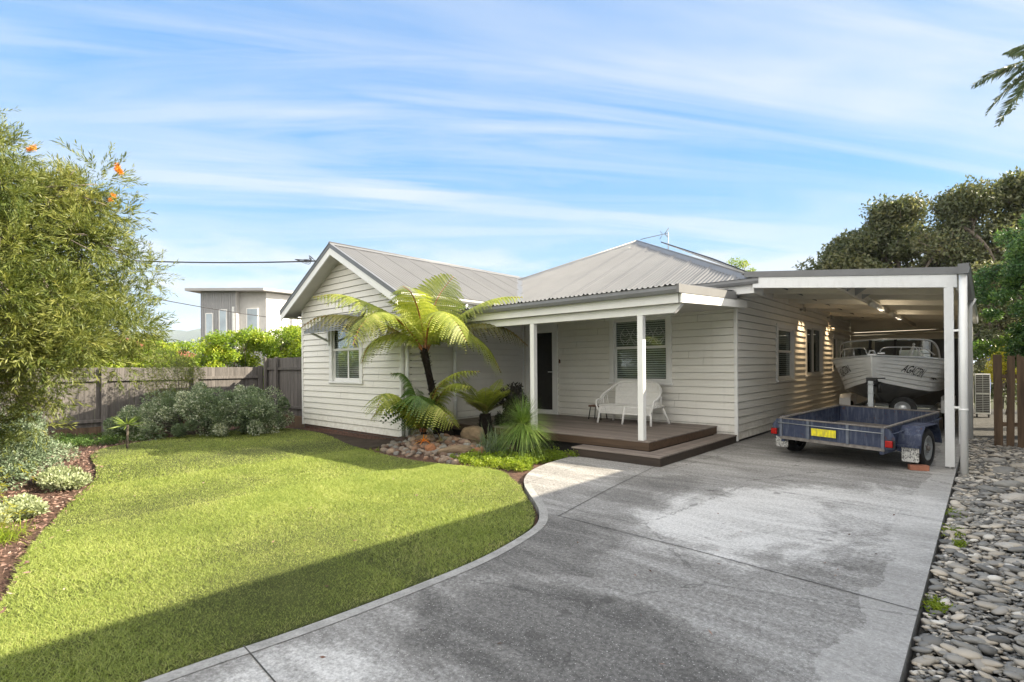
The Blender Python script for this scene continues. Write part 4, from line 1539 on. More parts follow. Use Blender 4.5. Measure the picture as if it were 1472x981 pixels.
# ================================================================== BOX TRAILER
M['tgrey'] = paint('worn_grey_blue_paint', (.13, .15, .19), .15, .6, 9, .5, (.06, .035, .02))
def box_trailer():
    t = thing('box_trailer', 'old blue box trailer with yellow number plate parked in front of the boat', 'trailer', (1.875, -1.41, 0), R(-12.6))
    W, L, ZR, HT = .76, 2.22, .645, .30

    def tz(x, y, z):
        return (x, y, z + .046 * y - .02 * x)

    def pbox(mb, x0, x1, y0, y1, z0, z1):
        vs = [tz(*p) for p in ((x0, y0, z0), (x1, y0, z0), (x1, y1, z0), (x0, y1, z0), (x0, y0, z1), (x1, y0, z1), (x1, y1, z1), (x0, y1, z1))]
        mb.add(vs, [(0, 3, 2, 1), (4, 5, 6, 7), (0, 1, 5, 4), (1, 2, 6, 5), (2, 3, 7, 6), (3, 0, 4, 7)])
    zf = ZR - HT
    mb = MB()
    pbox(mb, -W, W, .0, L, zf, zf + .004)
    mb.build('floor', 'rust', t)
    mb = MB()
    pbox(mb, -W, -W + .004, .03, L, zf, ZR)
    pbox(mb, W - .004, W, .03, L, zf, ZR)
    mb.build('side_panel', 'tblue', t)
    mb = MB()
    pbox(mb, -W, W, L - .004, L, zf, ZR)
    mb.build('front_panel', 'tblue', t)
    mb = MB()
    pbox(mb, -W + .012, W - .012, .0, .004, zf + .005, ZR - .012)
    tg = mb.build('tailgate', 'tblue', t, .002)
    for x in (-.30, .27, -W + .03, W - .03):
        mb = MB()
        pbox(mb, x - .02, x + .02, -.022, -.001, zf + .0, ZR - .01)
        mb.build('tailgate_rib', 'tgrey', tg, .002)
    mb = MB()
    mb.tube([tz(-W - .01, -.032, ZR - .075), tz(W - .03, -.032, ZR - .082)], .007, 8)
    mb.build('rod', 'galv', tg)
    mb = MB()
    # rolled top rim
    pbox(mb, -W - .002, W + .002, -.018, .016, ZR - .012, ZR + .008)
    pbox(mb, -W - .012, -W + .026, .017, L, ZR - .014, ZR + .010)
    pbox(mb, W - .026, W + .012, .017, L, ZR - .014, ZR + .010)
    pbox(mb, -W, W, L - .022, L + .016, ZR - .012, ZR + .009)
    pbox(mb, -W + .01, W - .01, -.012, .02, zf - .045, zf - .002)
    mb.build('rim', 'rust', t, .003)
    mb = MB()
    mb.bar(tz(-W + .05, 0, zf - .05), tz(-W + .05, L, zf - .05), .05, .08)
    mb.bar(tz(W - .05, 0, zf - .05), tz(W - .05, L, zf - .05), .05, .08)
    mb.tube([(-.93, .85, .30), (.93, .85, .30)], .025, 10)
    mb.bar(tz(-.6, L, zf - .05), tz(0, L + 1.0, zf - .05), .05, .08)
    mb.bar(tz(.6, L, zf - .05), tz(0, L + 1.0, zf - .05), .05, .08)
    mb.build('chassis', 'tblue', t)
    # rope rails along both sides
    mb = MB()
    for s in (-1, 1):
        x = s * (W + .055)
        mb.tube([tz(s * W, .14, ZR - .10), tz(x, .14, ZR - .10), tz(x, L - .1, ZR - .10), tz(s * W, L - .1, ZR - .10)], .011, 8)
    mb.build('rope_rail', 'tblue', t)
    for s in (-1, 1):
        # wheel
        x = s * .93
        wh = MB()
        prof = [(-.085, .19), (-.092, .225), (-.088, .268), (-.065, .286), (.065, .286), (.088, .268), (.092, .225), (.085, .19)]
        wh.lathe(prof, (x, .85, .286), 'x', 36, caps=False)
        for k in range(36):
            a = k * math.pi / 18
            for o_ in (-.045, 0, .045):
                c_ = Vector((x + o_, .85 + math.cos(a) * .2865, .286 + math.sin(a) * .2865))
                tdir = Vector((0, -math.sin(a), math.cos(a)))
                wh.bar(c_ - tdir * .014, c_ + tdir * .014, .032, .006, (0, math.cos(a), math.sin(a)))
        wo_ = wh.build('wheel', 'rubber', t)
        rm = MB()
        xo = x + s * .05
        rm.lathe([(-.04 * s, .188), (.030 * s, .188), (.034 * s, .165), (.0 * s, .155), (-.012 * s, .10), (.012 * s, .085), (.014 * s, .05)], (xo, .85, .286), 'x', 32)
        ro = rm.build('wheel_rim', 'galv', wo_)
        hb = MB()
        hb.lathe([(0, .04), (.035 * s, .036), (.04 * s, .02)], (xo + s * .012, .85, .286), 'x', 16)
        for k in range(5):
            a = k * 2 * math.pi / 5
            hb.lathe([(0, .011), (.018 * s, .010)], (xo + s * .012, .85 + .062 * math.cos(a), .286 + .062 * math.sin(a)), 'x', 6)
        hb.build('hub', 'rust', wo_)
        # faceted guard
        g = MB()
        prof = [(.40, .255), (.46, .50), (.60, .625), (1.10, .635), (1.24, .50), (1.30, .33)]
        xi, xu = s * (W + .004), s * 1.045
        for (a, b) in zip(prof[:-1], prof[1:]):
            vs = []
            for (yy, zz) in (a, b):
                for xx in (xi, xu):
                    vs.append((xx, yy, zz))
            nrm = Vector((0, -(b[1] - a[1]), b[0] - a[0])).normalized() * -.006
            vs += [tuple(Vector(v) + nrm) for v in vs]
            g.add(vs, [(0, 1, 3, 2), (4, 6, 7, 5), (0, 4, 5, 1), (1, 5, 7, 3), (2, 3, 7, 6), (0, 2, 6, 4)])
        # rolled lip on the outer edge
        g.tube([(xu, a, b) for a, b in prof], .009, 6)
        g.build('mudguard', 'tblue', t)
        # flap and its bar
        f = MB()
        fx0, fx1 = (x - .105, x + .105)
        f.prism([(fx0 + .01, .12), (fx0, .14), (fx0, .335), (fx1, .335), (fx1, .14), (fx1 - .01, .12)], .392, .399, 'y')
        f.build('mudflap', 'flap', t)
        f = MB()
        f.box(min(x, s * W) - (.0 if s > 0 else .11), max(x, s * W) + (.11 if s > 0 else 0), .372, .408, .325, .36)
        f.build('mudflap_bar', 'tblue', t)
        # corner bracket with the tail lamp
        b = MB()
        b.prism([tz(s * (W - .01), 0, ZR - .005)[::2], tz(s * (W + .05), 0, ZR - .02)[::2], tz(s * (W + .115), 0, ZR - .12)[::2],
                 tz(s * (W + .125), 0, zf + .01)[::2], tz(s * (W - .01), 0, zf - .02)[::2]], -.012, -.002, 'y')
        bo = b.build('lamp_bracket', 'tblue', t, .002)
        lz_ = tz(s * (W + .065), 0, zf + .075)
        lb = MB()
        lb.box(lz_[0] - .062, lz_[0] + .062, -.026, -.013, lz_[2] - .055, lz_[2] + .055)
        lb.build('lamp_housing', 'black', bo, .003)
        ll = MB()
        ll.box(lz_[0] - .054, lz_[0] + .036, -.058, -.0265, lz_[2] - .047, lz_[2] + .047)
        ll.build('tail_lamp', 'red', bo, .006)
    mb = MB()
    mb.add([tz(-.245, -.030, zf + .07), tz(.115, -.030, zf + .07), tz(.115, -.030, zf + .185), tz(-.245, -.030, zf + .185),
            tz(-.245, -.026, zf + .07), tz(.115, -.026, zf + .07), tz(.115, -.026, zf + .185), tz(-.245, -.026, zf + .185)],
           [(0, 1, 2, 3), (7, 6, 5, 4), (0, 4, 5, 1), (1, 5, 6, 2), (2, 6, 7, 3), (3, 7, 4, 0)])
    mb.build('number_plate', 'plate', t)
    return t


box_trailer()
bk = MB()
bk.box(-.115, .115, -.055, .055, 0, .076)
bo = bk.build('brick', 'chock', None, .004)
bo.location = (2.955, -1.14, .001)
bo.rotation_euler = (0, 0, R(20))
tag(bo, 'single red brick chocking the right wheel of the blue trailer', 'brick')


# ================================================================== BOAT AND ITS TRAILER
BX, BY, BL = 2.06, 1.47, 5.0
ST = [(0.0, .015, 1.70, .010, 1.235, 1.20), (.12, .17, 1.695, .06, 1.21, 1.12), (.35, .40, 1.68, .19, 1.155, .99), (.7, .68, 1.66, .39, 1.09, .87),
      (1.15, .88, 1.64, .58, 1.02, .77), (1.8, 1.0, 1.62, .75, .965, .70), (2.8, 1.03, 1.59, .84, .93, .65), (4.0, 1.02, 1.57, .86, .915, .63), (5.0, .98, 1.56, .86, .91, .63)]


def station(y):
    for a, b in zip(ST[:-1], ST[1:]):
        if y <= b[0] + 1e-9:
            t = (y - a[0]) / (b[0] - a[0])
            return [a[i] + (b[i] - a[i]) * t for i in range(1, 6)]
    return list(ST[-1][1:])


def hull(y, v, s, off=0.0):
    """topside surface: v 0 at the chine .. 1 at the gunwale, flared"""
    bg, zg, bc, zcn, zk = station(y)
    fl = v ** 1.25 if y < 2 else v
    x = bc + (bg - bc) * fl
    z = zcn + (zg - zcn) * v
    # sheer curve leans the stem forward at the top
    return Vector((s * (x + off), y - .10 * v * max(0, 1 - y / .6), z))


def boat():
    t = thing('boat', 'white aluminium runabout boat with clinker sides and a curved windscreen, under the carport', 'boat', (BX, BY, 0))
    ys = [0, .05, .12, .22, .35, .5, .7, .9, 1.15, 1.45, 1.8, 2.3, 2.8, 3.4, 4.0, 4.5, 5.0]
    rows = 7
    mb = MB()
    for s in (-1, 1):
        for r in range(rows):
            v0, v1 = r / rows, (r + 1) / rows
            vs, fs = [], []
            for i, y in enumerate(ys):
                k = min(1, y / .25)
                vs += [hull(y, v0, s, .016 * k), hull(y, v1 - .016, s, .001), hull(y, v1 - .016, s, -.012 * k), hull(y, v1, s, -.012 * k), hull(y, v0, s, -.012 * k)]
                if i:
                    b = 5 * i
                    fs += [(b - 5, b, b + 1, b - 4), (b - 3, b + 2, b + 3, b - 2), (b - 1, b + 4, b, b - 5)]
            mb.add(vs, fs, .5)
    vs = [Vector((0, -.105, 1.705)), Vector((0, -.075, 1.56)), Vector((0, -.03, 1.40)), Vector((0, .0, 1.22))]
    mb.tube(vs, .018, 8)
    # foredeck and side decks
    for s in (-1, 1):
        vs, fs = [], []
        for i, y in enumerate([y for y in ys if y <= 1.3] + [1.5]):
            g = hull(y, 1, s)
            vs += [Vector((0, g.y, g.z + .055 * min(1, y / .8))), Vector((g.x * .6, g.y, g.z + .04 * min(1, y / .8))), g]
            if i:
                b = 3 * i
                fs += [(b - 3, b, b + 1, b - 2), (b - 2, b + 1, b + 2, b - 1)]
        mb.add(vs, fs, .5, True)
        vs, fs = [], []
        for i, y in enumerate([1.5, 2.3, 3.4, 5.0]):
            g = hull(y, 1, s)
            vs += [Vector((g.x - s * .17, y, g.z + .015)), g]
            if i:
                b = 2 * i
                fs += [(b - 2, b, b + 1, b - 1)]
        mb.add(vs, fs, .5)
    h = mb.build('hull', 'hull', t, fix=False)
    mb = MB()
    for s in (-1, 1):
        vs, fs = [], []
        for i, y in enumerate(ys):
            bg, zg, bc, zcn, zk = station(y)
            c_ = hull(y, 0, s, -.003)
            vs += [c_, Vector((s * bc * .5, y + .02, (zcn * .35 + zk * .65))), Vector((0, y + .03 * (y < .3), zk))]
            if i:
                b = 3 * i
                fs += [(b - 3, b - 2, b + 1, b), (b - 2, b - 1, b + 2, b + 1)]
        mb.add(vs, fs, .5, True)
    bg, zg, bc, zcn, zk = station(5.0)
    mb.add([(-bg, 5, zg), (bg, 5, zg), (bc, 5, zcn), (0, 5, zk), (-bc, 5, zcn)], [(0, 1, 2, 3, 4)])
    mb.tube([(0, .03, 1.2), (0, .14, 1.06), (0, .36, .95), (0, .72, .85), (0, 1.2, .75), (0, 2, .67), (0, 5, .62)], .018, 6)
    mb.build('bottom', 'alu', t, fix=False)
    mb = MB()
    for s in (-1, 1):
        mb.tube([hull(y, 1, s, .006) for y in ys], .022, 8)
    mb.build('gunwale', 'chrome', t)
    # bow rails
    mb = MB()
    for s in (-1, 1):
        pts = [Vector((s * .10, .12, 1.74)), Vector((s * .16, .20, 1.85)), Vector((s * .42, .62, 1.87)), Vector((s * .70, 1.25, 1.85)), Vector((s * .84, 1.75, 1.72))]
        mb.tube(smooth_line([p[:] for p in pts], 4), .011, 6)
        mb.tube([(s * .38, .55, 1.70), (s * .40, .60, 1.87)], .010, 6)
        mb.tube([(s * .64, 1.1, 1.66), (s * .64, 1.1, 1.86)], .010, 6)
    mb.build('bow_rail', 'chrome', t)
    mb = MB()
    mb.box(-.07, .07, -.06, .10, 1.715, 1.735)
    mb.tube([(-.055, -.02, 1.735), (-.03, -.02, 1.80), (.03, -.02, 1.80), (.055, -.02, 1.735)], .014, 8)
    mb.box(.09, .20, -.03, .02, 1.735, 1.75)
    mb.tube([(.09, 0, 1.755), (.20, 0, 1.755)], .012, 8)
    mb.build('bow_fitting', 'chrome', t)
    # horn / spotlight stand on the foredeck
    mb = MB()
    mb.tube([(.52, 1.0, 1.67), (.56, 1.02, 1.90)], .022, 8)
    mb.tube([(.56, 1.02, 1.90), (.72, 1.1, 1.67)], .010, 6)
    mb.tube([(.56, 1.02, 1.90), (.42, 1.1, 1.67)], .010, 6)
    mb.tube([(.56, .99, 1.93), (.56, 1.06, 1.93)], .022, 10)
    mb.build('rail_stand', 'chrome', t)
    # windscreen
    wp = [(-.90, 2.35, 1.62), (-.88, 2.05, 1.86), (-.80, 1.75, 2.00), (-.62, 1.58, 2.045), (-.22, 1.46, 2.06), (.22, 1.46, 2.06), (.62, 1.58, 2.045), (.80, 1.75, 2.0), (.88, 2.05, 1.86), (.90, 2.35, 1.62)]
    bp = [(-.88, 2.35, 1.61), (-.86, 2.0, 1.63), (-.80, 1.65, 1.64), (-.62, 1.40, 1.66), (-.22, 1.26, 1.69), (.22, 1.26, 1.69), (.62, 1.40, 1.66), (.80, 1.65, 1.64), (.86, 2.0, 1.63), (.88, 2.35, 1.61)]
    ws_, bs_ = smooth_line(wp, 4), smooth_line(bp, 4)
    mb = MB()
    mb.tube(ws_, .020, 8)
    mb.tube(bs_, .014, 6)
    fr = mb.build('windscreen', 'chrome', t)
    mb = MB()
    for i in (4, 5):
        mb.bar(wp[i], bp[i], .05, .03, (0, 1, 0))
    for i in (2, 7):
        mb.bar(wp[i], bp[i], .02, .02, (0, 1, 0))
    mb.build('screen_post', 'black', fr)
    g = MB()
    n_ = len(ws_)
    g.add(ws_ + bs_, [(i, i + 1, i + 1 + n_, i + n_) for i in range(n_ - 1)], .5, True)
    g.build('screen_glass', 'clear', fr, fix=False)
    # seats, dash and wheel inside
    mb = MB()
    mb.box(-.70, -.25, 1.9, 2.0, 1.45, 1.90)
    mb.box(-.68, -.27, 1.60, 2.0, 1.42, 1.55)
    mb.build('helm_seat', 'black', t, .02)
    mb = MB()
    mb.box(.22, .75, 2.05, 2.12, 1.30, 1.84)
    mb.box(.22, .75, 2.1, 2.5, 1.25, 1.36)
    mb.build('passenger_seat', 'hull', t, .02)
    mb = MB()
    c_ = Vector((-.45, 1.62, 1.74))
    mb.tube([c_ + Vector((.17 * math.cos(a), .05 * math.sin(a), .15 * math.sin(a))) for a in np.linspace(0, 2 * math.pi, 25)], .012, 6, False)
    mb.tube([c_, c_ + Vector((0, -.12, -.12))], .015, 6)
    mb.build('steering_wheel', 'black', t)
    # outboard behind the transom
    mb = MB()
    mb.box(-.17, .17, 5.02, 5.5, 1.45, 1.95)
    mb.box(-.06, .06, 5.1, 5.3, .55, 1.45)
    mb.build('outboard', 'black', t, .04)
    # navigation lamps and side fittings
    for s in (-1, 1):
        q = hull(1.9, .98, s, .02)
        mb = MB()
        mb.lathe([(-.03, .02), (-.03, .032), (.03, .032), (.03, .02)], (q.x, q.y, q.z + .04), 'y', 12)
        mb.build('side_lamp', 'black', t)
    # registration letters on both bows
    for s in (-1, 1):
        cu = bpy.data.curves.new('registration', 'FONT')
        cu.body = 'AGAC73N'
        cu.size = 1
        cu.shear = .30
        cu.offset = .012
        cu.space_character = 1.05
        tob = bpy.data.objects.new('tmp', cu)
        COL.objects.link(tob)
        dg = bpy.context.evaluated_depsgraph_get()
        me = bpy.data.meshes.new_from_object(tob.evaluated_get(dg))
        bpy.data.objects.remove(tob)
        bm = bmesh.new()
        bm.from_mesh(me)
        bmesh.ops.triangulate(bm, faces=bm.faces)
        bmesh.ops.subdivide_edges(bm, edges=[e for e in bm.edges if e.calc_length() > .2], cuts=2)
        xs = [v.co.x for v in bm.verts]
        x0, x1 = min(xs), max(xs)
        for v in bm.verts:
            u = (v.co.x - x0) / (x1 - x0)
            if s > 0:
                y = .50 + u * .62
                vv = .62 - u * .12 + (v.co.y - .35) * .36
            else:
                y = 1.16 - u * .62
                vv = .50 + u * .12 + (v.co.y - .35) * .36
            p = hull(y, vv, s, .021)
            v.co = p
        bm.to_mesh(me)
        bm.free()
        me.materials.clear()
        me.materials.append(M['black'])
        o = bpy.data.objects.new('registration', me)
        COL.objects.link(o)
        o.parent = t
    # black arrow mark further aft
    mb = MB()
    for k in range(6):
        a, b = hull(1.55 + .06 * k, .42, 1, .018), hull(1.55 + .06 * (k + 1), .42, 1, .018)
        wd = .022 + .012 * (k % 3)
        mb.add([a - Vector((0, 0, wd)), b - Vector((0, 0, wd)), b + Vector((0, 0, wd)), a + Vector((0, 0, wd))], [(0, 1, 2, 3)])
    mb.build('side_mark', 'black', t, fix=False)


boat()


def boat_trailer():
    t = thing('boat_trailer', 'grey boat trailer with white square mudguards carrying the boat', 'trailer', (BX, BY, 0))
    mb = MB()
    for s in (-1, 1):
        mb.bar((s * .16, .1, .50), (s * .75, 1.6, .50), .06, .09)
        mb.bar((s * .75, 1.6, .50), (s * .75, 5.0, .50), .06, .09)
    mb.bar((0, -.50, .50), (0, 1.8, .50), .07, .09)
    for y in (1.7, 3.0, 4.3):
        mb.bar((-.75, y, .48), (.75, y, .48), .05, .06)
    mb.tube([(-.98, 3.55, .33), (.98, 3.55, .33)], .03, 10)
    mb.build('frame', 'galv', t)
    mb = MB()
    mb.bar((0, -.22, .45), (0, -.17, 1.24), .085, .09, (0, 1, 0))
    for z in (.78, .98, 1.15):
        mb.box(-.055, .055, -.25, -.13, z, z + .012)
    mb.build('winch_post', 'galv', t, .004)
    mb = MB()
    mb.box(-.07, .09, -.22, -.08, 1.22, 1.28)
    mb.lathe([(-.05, .06), (.05, .06)], (.06, -.15, 1.17), 'x', 16)
    mb.tube([(.11, -.18, 1.17), (.11, -.28, 1.27), (.24, -.28, 1.275)], .012, 8)
    mb.tube([(.13, -.14, 1.0), (.13, -.14, 1.2)], .035, 10)
    mb.build('winch', 'black', t)
    mb = MB()
    mb.tube([(-.09, -.02, 1.19), (.09, -.02, 1.19)], .045, 10)
    mb.build('bow_roller', 'black', t)
    for s in (-1, 1):
        x = s * .98
        wh = MB()
        wh.lathe([(-.085, .17), (-.09, .22), (-.08, .29), (-.06, .305), (.06, .305), (.08, .29), (.09, .22), (.085, .17)], (x, 3.55, .305), 'x', 28, caps=False)
        wo_ = wh.build('wheel', 'rubber', t)
        rm = MB()
        rm.lathe([(.0, .18), (.03 * s, .17), (.0, .15), (.01 * s, .06)], (x + s * .06, 3.55, .305), 'x', 24)
        rm.build('wheel_rim', 'chrome', wo_)
        g = MB()
        prof = [(3.10, .42), (3.14, .70), (3.24, .78), (3.86, .78), (3.96, .70), (4.0, .42)]
        xa, xb_ = sorted((s * .87, s * 1.11))
        for (a, b) in zip(prof[:-1], prof[1:]):
            vs = [(xa, a[0], a[1]), (xb_, a[0], a[1]), (xa, b[0], b[1]), (xb_, b[0], b[1])]
            vs += [(v[0], v[1] + (3.55 - v[1]) * .04, v[2] - .012) for v in vs]
            g.add(vs, [(0, 1, 3, 2), (4, 6, 7, 5), (0, 4, 5, 1), (1, 5, 7, 3), (2, 3, 7, 6), (0, 2, 6, 4)])
        g.build('mudguard', 'hull', t, .006)
    # spare wheel standing across the frame
    sp = MB()
    cx, cy, cz_ = .40, .75, .66
    sp.lathe([(-.07, .13), (-.075, .18), (-.06, .225), (.06, .225), (.075, .18), (.07, .13)], (cx, cy, cz_), 'y', 32, caps=False)
    so = sp.build('spare_wheel', 'rubber', t)
    rm = MB()
    rm.lathe([(-.05, .135), (-.065, .13), (-.03, .115), (-.05, .06), (-.06, .04)], (cx, cy, cz_), 'y', 28)
    ro = rm.build('wheel_rim', 'chrome', so)
    hh = MB()
    for k in range(6):
        a = k * math.pi / 3
        hh.lathe([(0, .016), (-.004, .016)], (cx + .088 * math.cos(a), cy - .041, cz_ + .088 * math.sin(a)), 'y', 8)
    hh.build('wheel_slot', 'black', so)


boat_trailer()


# ================================================================== PORCH FURNITURE
def bench():
    t = thing('wicker_bench', 'white wicker two seat bench standing on the porch below the window', 'bench', (-1.95, -.68, DZ), R(1))
    hw, fy, by = .62, -.30, .26
    fr = MB()
    # back rim arch: sweeps from the arms up and across
    arch = smooth_line([(-hw - .03, -.20, .50), (-hw - .05, -.05, .60), (-hw + .02, .14, .72), (-hw + .18, .25, .86), (-.2, .29, .89), (.2, .29, .89), (hw - .18, .25, .86), (hw - .02, .14, .74), (hw + .05, -.05, .62), (hw + .03, -.20, .52)], 5)
    fr.tube(arch, .027, 8)
    for s in (-1, 1):
        fr.tube(smooth_line([(s * (hw + .03), -.20, .51), (s * (hw + .05), -.32, .49), (s * (hw + .04), -.345, .40), (s * (hw), -.33, .26)], 4), .019, 8)
        fr.tube(smooth_line([(s * (hw - .01), -.10, .36), (s * (hw + .02), -.10, .52), (s * (hw + .03), .05, .60), (s * (hw), .10, .36)], 4), .012, 6)
        fr.tube([(s * hw, fy, .37), (s * hw, by, .37)], .017, 8)
    fr.tube([(-hw, fy, .37), (hw, fy, .37)], .017, 8)
    fr.tube([(-hw, by, .37), (hw, by, .37)], .017, 8)
    fr.tube([(-hw, fy - .01, .22), (hw, fy - .01, .22)], .013, 8)
    fr.tube([(-hw + .22, by - .02, .37), (-hw + .16, by + .0, .86)], .014, 6)
    fr.tube([(hw - .22, by - .02, .37), (hw - .16, by + .0, .86)], .014, 6)
    fr.build('frame', 'cane', t)
    for x, y, dx, dy in ((-hw + .03, fy + .02, -.05, -.05), (0, fy, -.03, -.05), (hw - .03, fy + .02, .02, -.05), (-hw + .05, by, -.06, .06), (0, by, 0, .06), (hw - .05, by, .13, .08)):
        lg = MB()
        lg.tube([(x, y, .37), (x + dx, y + dy, .0)], [.026, .022], 8)
        lg.tube([(x + dx * .3, y + dy * .3, .25), (x + dx * .62, y + dy * .62, .14)], .0235, 8)
        lg.build('leg', 'cane', t)
    # woven seat
    se = MB()
    k = 58
    for i in range(k):
        x = -hw + .02 + (2 * hw - .04) * i / (k - 1)
        zz = .385 + .012 * math.cos(x / hw * 1.4)
        se.bar((x, fy, zz), (x, by, zz), .015, .008)
    for j in range(15):
        y = fy + .02 + (by - fy - .04) * j / 14
        se.tube([(x, y, .388 + .012 * math.cos(x / hw * 1.4) + .006 * (-1) ** (i + j)) for i, x in enumerate(np.linspace(-hw + .02, hw - .02, 59))], .006, 4)
    se.build('seat', 'cane', t, fix=False)
    # woven apron
    ap = MB()
    for i in range(62):
        x = -hw + .01 + (2 * hw - .02) * i / 61
        ap.bar((x, fy - .012, .225), (x + .012, fy - .012, .37), .012, .008, (0, 1, 0))
    for z in (.262, .30, .335):
        ap.tube([(x, fy - .014, z) for x in np.linspace(-hw, hw, 12)], .005, 4)
    ap.build('apron', 'cane', t, fix=False)
    # woven back: thin uprights crossed by paired bands
    bk_ = MB()
    k = 60
    for i in range(k):
        u = -1 + 2 * i / (k - 1)
        x = u * (hw - .12)
        top = .875 - .06 * abs(u) ** 3
        yb = .20 + .05 * (1 - u * u)
        bk_.bar((x, yb, .39), (x * 1.04, yb + .055, top), .015, .008, (0, 1, 0))
    for z in (.46, .475, .56, .575, .66, .675, .76, .775, .835):
        bk_.tube([(u * (hw - .11), .20 + .05 * (1 - u * u) + .055 * (z - .39) / .48 - .006 * (-1) ** i, z) for i, u in enumerate(np.linspace(-1, 1, 61))], .009, 4)
    bk_.build('backrest', 'cane', t, fix=False)
    # arm infill
    for s in (-1, 1):
        am = MB()
        for j in range(7):
            y = -.28 + j * .06
            am.tube([(s * hw, y, .38), (s * (hw + .04), y, .49 + .10 * j / 6)], .006, 5)
        am.build('arm_infill', 'cane', t)


bench()
st_ = thing('stool', 'small low stool with brown top and thin dark legs behind the wicker bench', 'stool', (-2.98, -.40, DZ))
mb = MB()
mb.box(-.17, .17, -.14, .14, .29, .33)
mb.build('seat', 'brown', st_, .01)
for x, y in ((-1, -1), (1, -1), (-1, 1), (1, 1)):
    mb = MB()
    mb.tube([(x * .13, y * .10, .29), (x * .17, y * .13, 0)], .011, 6)
    mb.build('leg', 'black', st_)
cm = thing('security_camera', 'small white security camera under the eave at the house corner', 'camera', (.04, -.16, 2.74))
mb = MB()
mb.tube([(0, .02, .12), (0, 0, .05)], .012, 8)
mb.build('mount', 'whitemetal', cm)
mb = MB()
mb.box(-.045, .045, -.07, .06, -.05, .05)
mb.build('housing', 'white', cm, .015)
mb = MB()
mb.lathe([(-.012, .026), (0, .028)], (0, -.072, 0), 'y', 16)
mb.build('lens', 'black', cm)

# ================================================================== AERIAL AND WIRES
ae = thing('tv_aerial', 'thin television aerial on a mast above the main roof ridge', 'aerial', (-4.45, 6.4, HZM + .02))
mb = MB()
mb.tube([(0, 0, -.2), (0, 0, .56)], .017, 8)
mb.build('mast', 'galv', ae)
mb = MB()
bd = Vector((-.80, -.45, -.16)).normalized()
c0 = Vector((0, 0, .52))
mb.bar(c0, c0 + bd * .95, .018, .018)
for k in range(9):
    p = c0 + bd * (.25 + .08 * k)
    e = bd.cross(Vector((0, 0, 1))).normalized()
    mb.tube([p - e * .06, p + e * .06], .006, 5)
for a in (-1, 1):
    for q in (-1, 1):
        mb.tube([c0 + bd * .12, c0 + bd * -.02 + Vector((0, 0, a * .16)) + bd.cross(Vector((0, 0, 1))).normalized() * q * .10], .009, 5)
    mb.tube([c0 + bd * .2 + Vector((0, 0, a * .03)), c0 + bd * .28 + Vector((0, 0, a * .14))], .010, 5)
mb.build('antenna', 'greymetal', ae)


def wire(name, label, a, b, sag, r, group=None, coil=False):
    a, b = Vector(a), Vector(b)
    mb = MB()
    mb.tube([a.lerp(b, t) - Vector((0, 0, sag * 4 * t * (1 - t))) for t in np.linspace(0, 1, 24)], r, 6)
    if coil:
        for k in range(4):
            mb.tube(smooth_line([tuple(a + Vector((0, -.02, 0))), tuple(a + Vector((-.12 - .04 * k, -.05, .07 + .03 * k))), tuple(a + Vector((-.30, -.04, .04 * (k - 1)))), tuple(a.lerp(b, .035))], 4), .007, 5)
        mb.tube([a, a.lerp(b, .02)], .012, 6)
    o = mb.build(name, 'rndred', None)
    tag(o, label, 'wire', group)


wire('power_line', 'black service wire running from the gable of the white house to the left', (-8.45, -4.43, 4.17), (-22.6, -13.0, 6.1), .42, .016, 'overhead wires', True)
wire('power_line', 'thin lower wire sloping down towards the two storey house', (-25.3, 2.2, 4.30), (-22.8, -13.2, 6.3), .35, .02, 'overhead wires')
pp = thing('power_pole', 'timber power pole hidden behind the flowering tree', 'pole', (-22.8, -13.2, -.2))
mb = MB()
mb.tube([(0, 0, 0), (0, 0, 7.4)], [.15, .11], 12)
mb.build('pole', 'bark', pp)
mb = MB()
mb.box(-.05, .05, -1.1, 1.1, 6.3, 6.42)
mb.build('cross_arm', 'bark', pp)


# ================================================================== FENCES
def paling_fence(label, a, b, z0, z1, posts, rails, group=None):
    a, b = Vector(a), Vector(b)
    Ln = (b - a).length
    t = thing('paling_fence', label, 'fence', (a.x, a.y, 0), math.atan2(b.y - a.y, b.x - a.x), group)
    mb = MB()
    x = 0
    while x < Ln:
        wd = random.uniform(.095, .105)
        dz = random.uniform(-.012, .012)
        yy = random.uniform(-.004, .004)
        mb.box(x, min(x + wd, Ln), -.008 + yy, .008 + yy, z0 + .24, z1 + dz)
        x += wd + random.uniform(.002, .007)
    mb.build('palings', 'fence', t)
    mb = MB()
    mb.box(0, Ln, -.02, .02, z0 - .1, z0 + .235)
    mb.build('plinth', 'picket', t)
    for zr in rails:
        mb = MB()
        mb.box(0, Ln, -.065, -.013, zr, zr + .075)
        mb.build('rail', 'fence', t, .004)
    for px in posts:
        mb = MB()
        mb.box(px - .06, px + .06, -.12, -.066, z0 - .1, z1 + .03)
        mb.build('post', 'fence', t, .004)
    return t


paling_fence('weathered grey paling fence meeting the left corner of the white house', (-13.2, -3.72), (-10.08, -3.72), -.06, 1.86, (.25, 1.02, 2.9), (.38, 1.50), 'grey paling fences')
paling_fence('long grey boundary fence behind the shrubs at the left of the lawn', (-13.2, -13.5), (-13.2, -3.78), -.15, 1.60, (1.5, 3.6, 5.7, 7.8, 9.6), (.20, 1.25), 'grey paling fences')

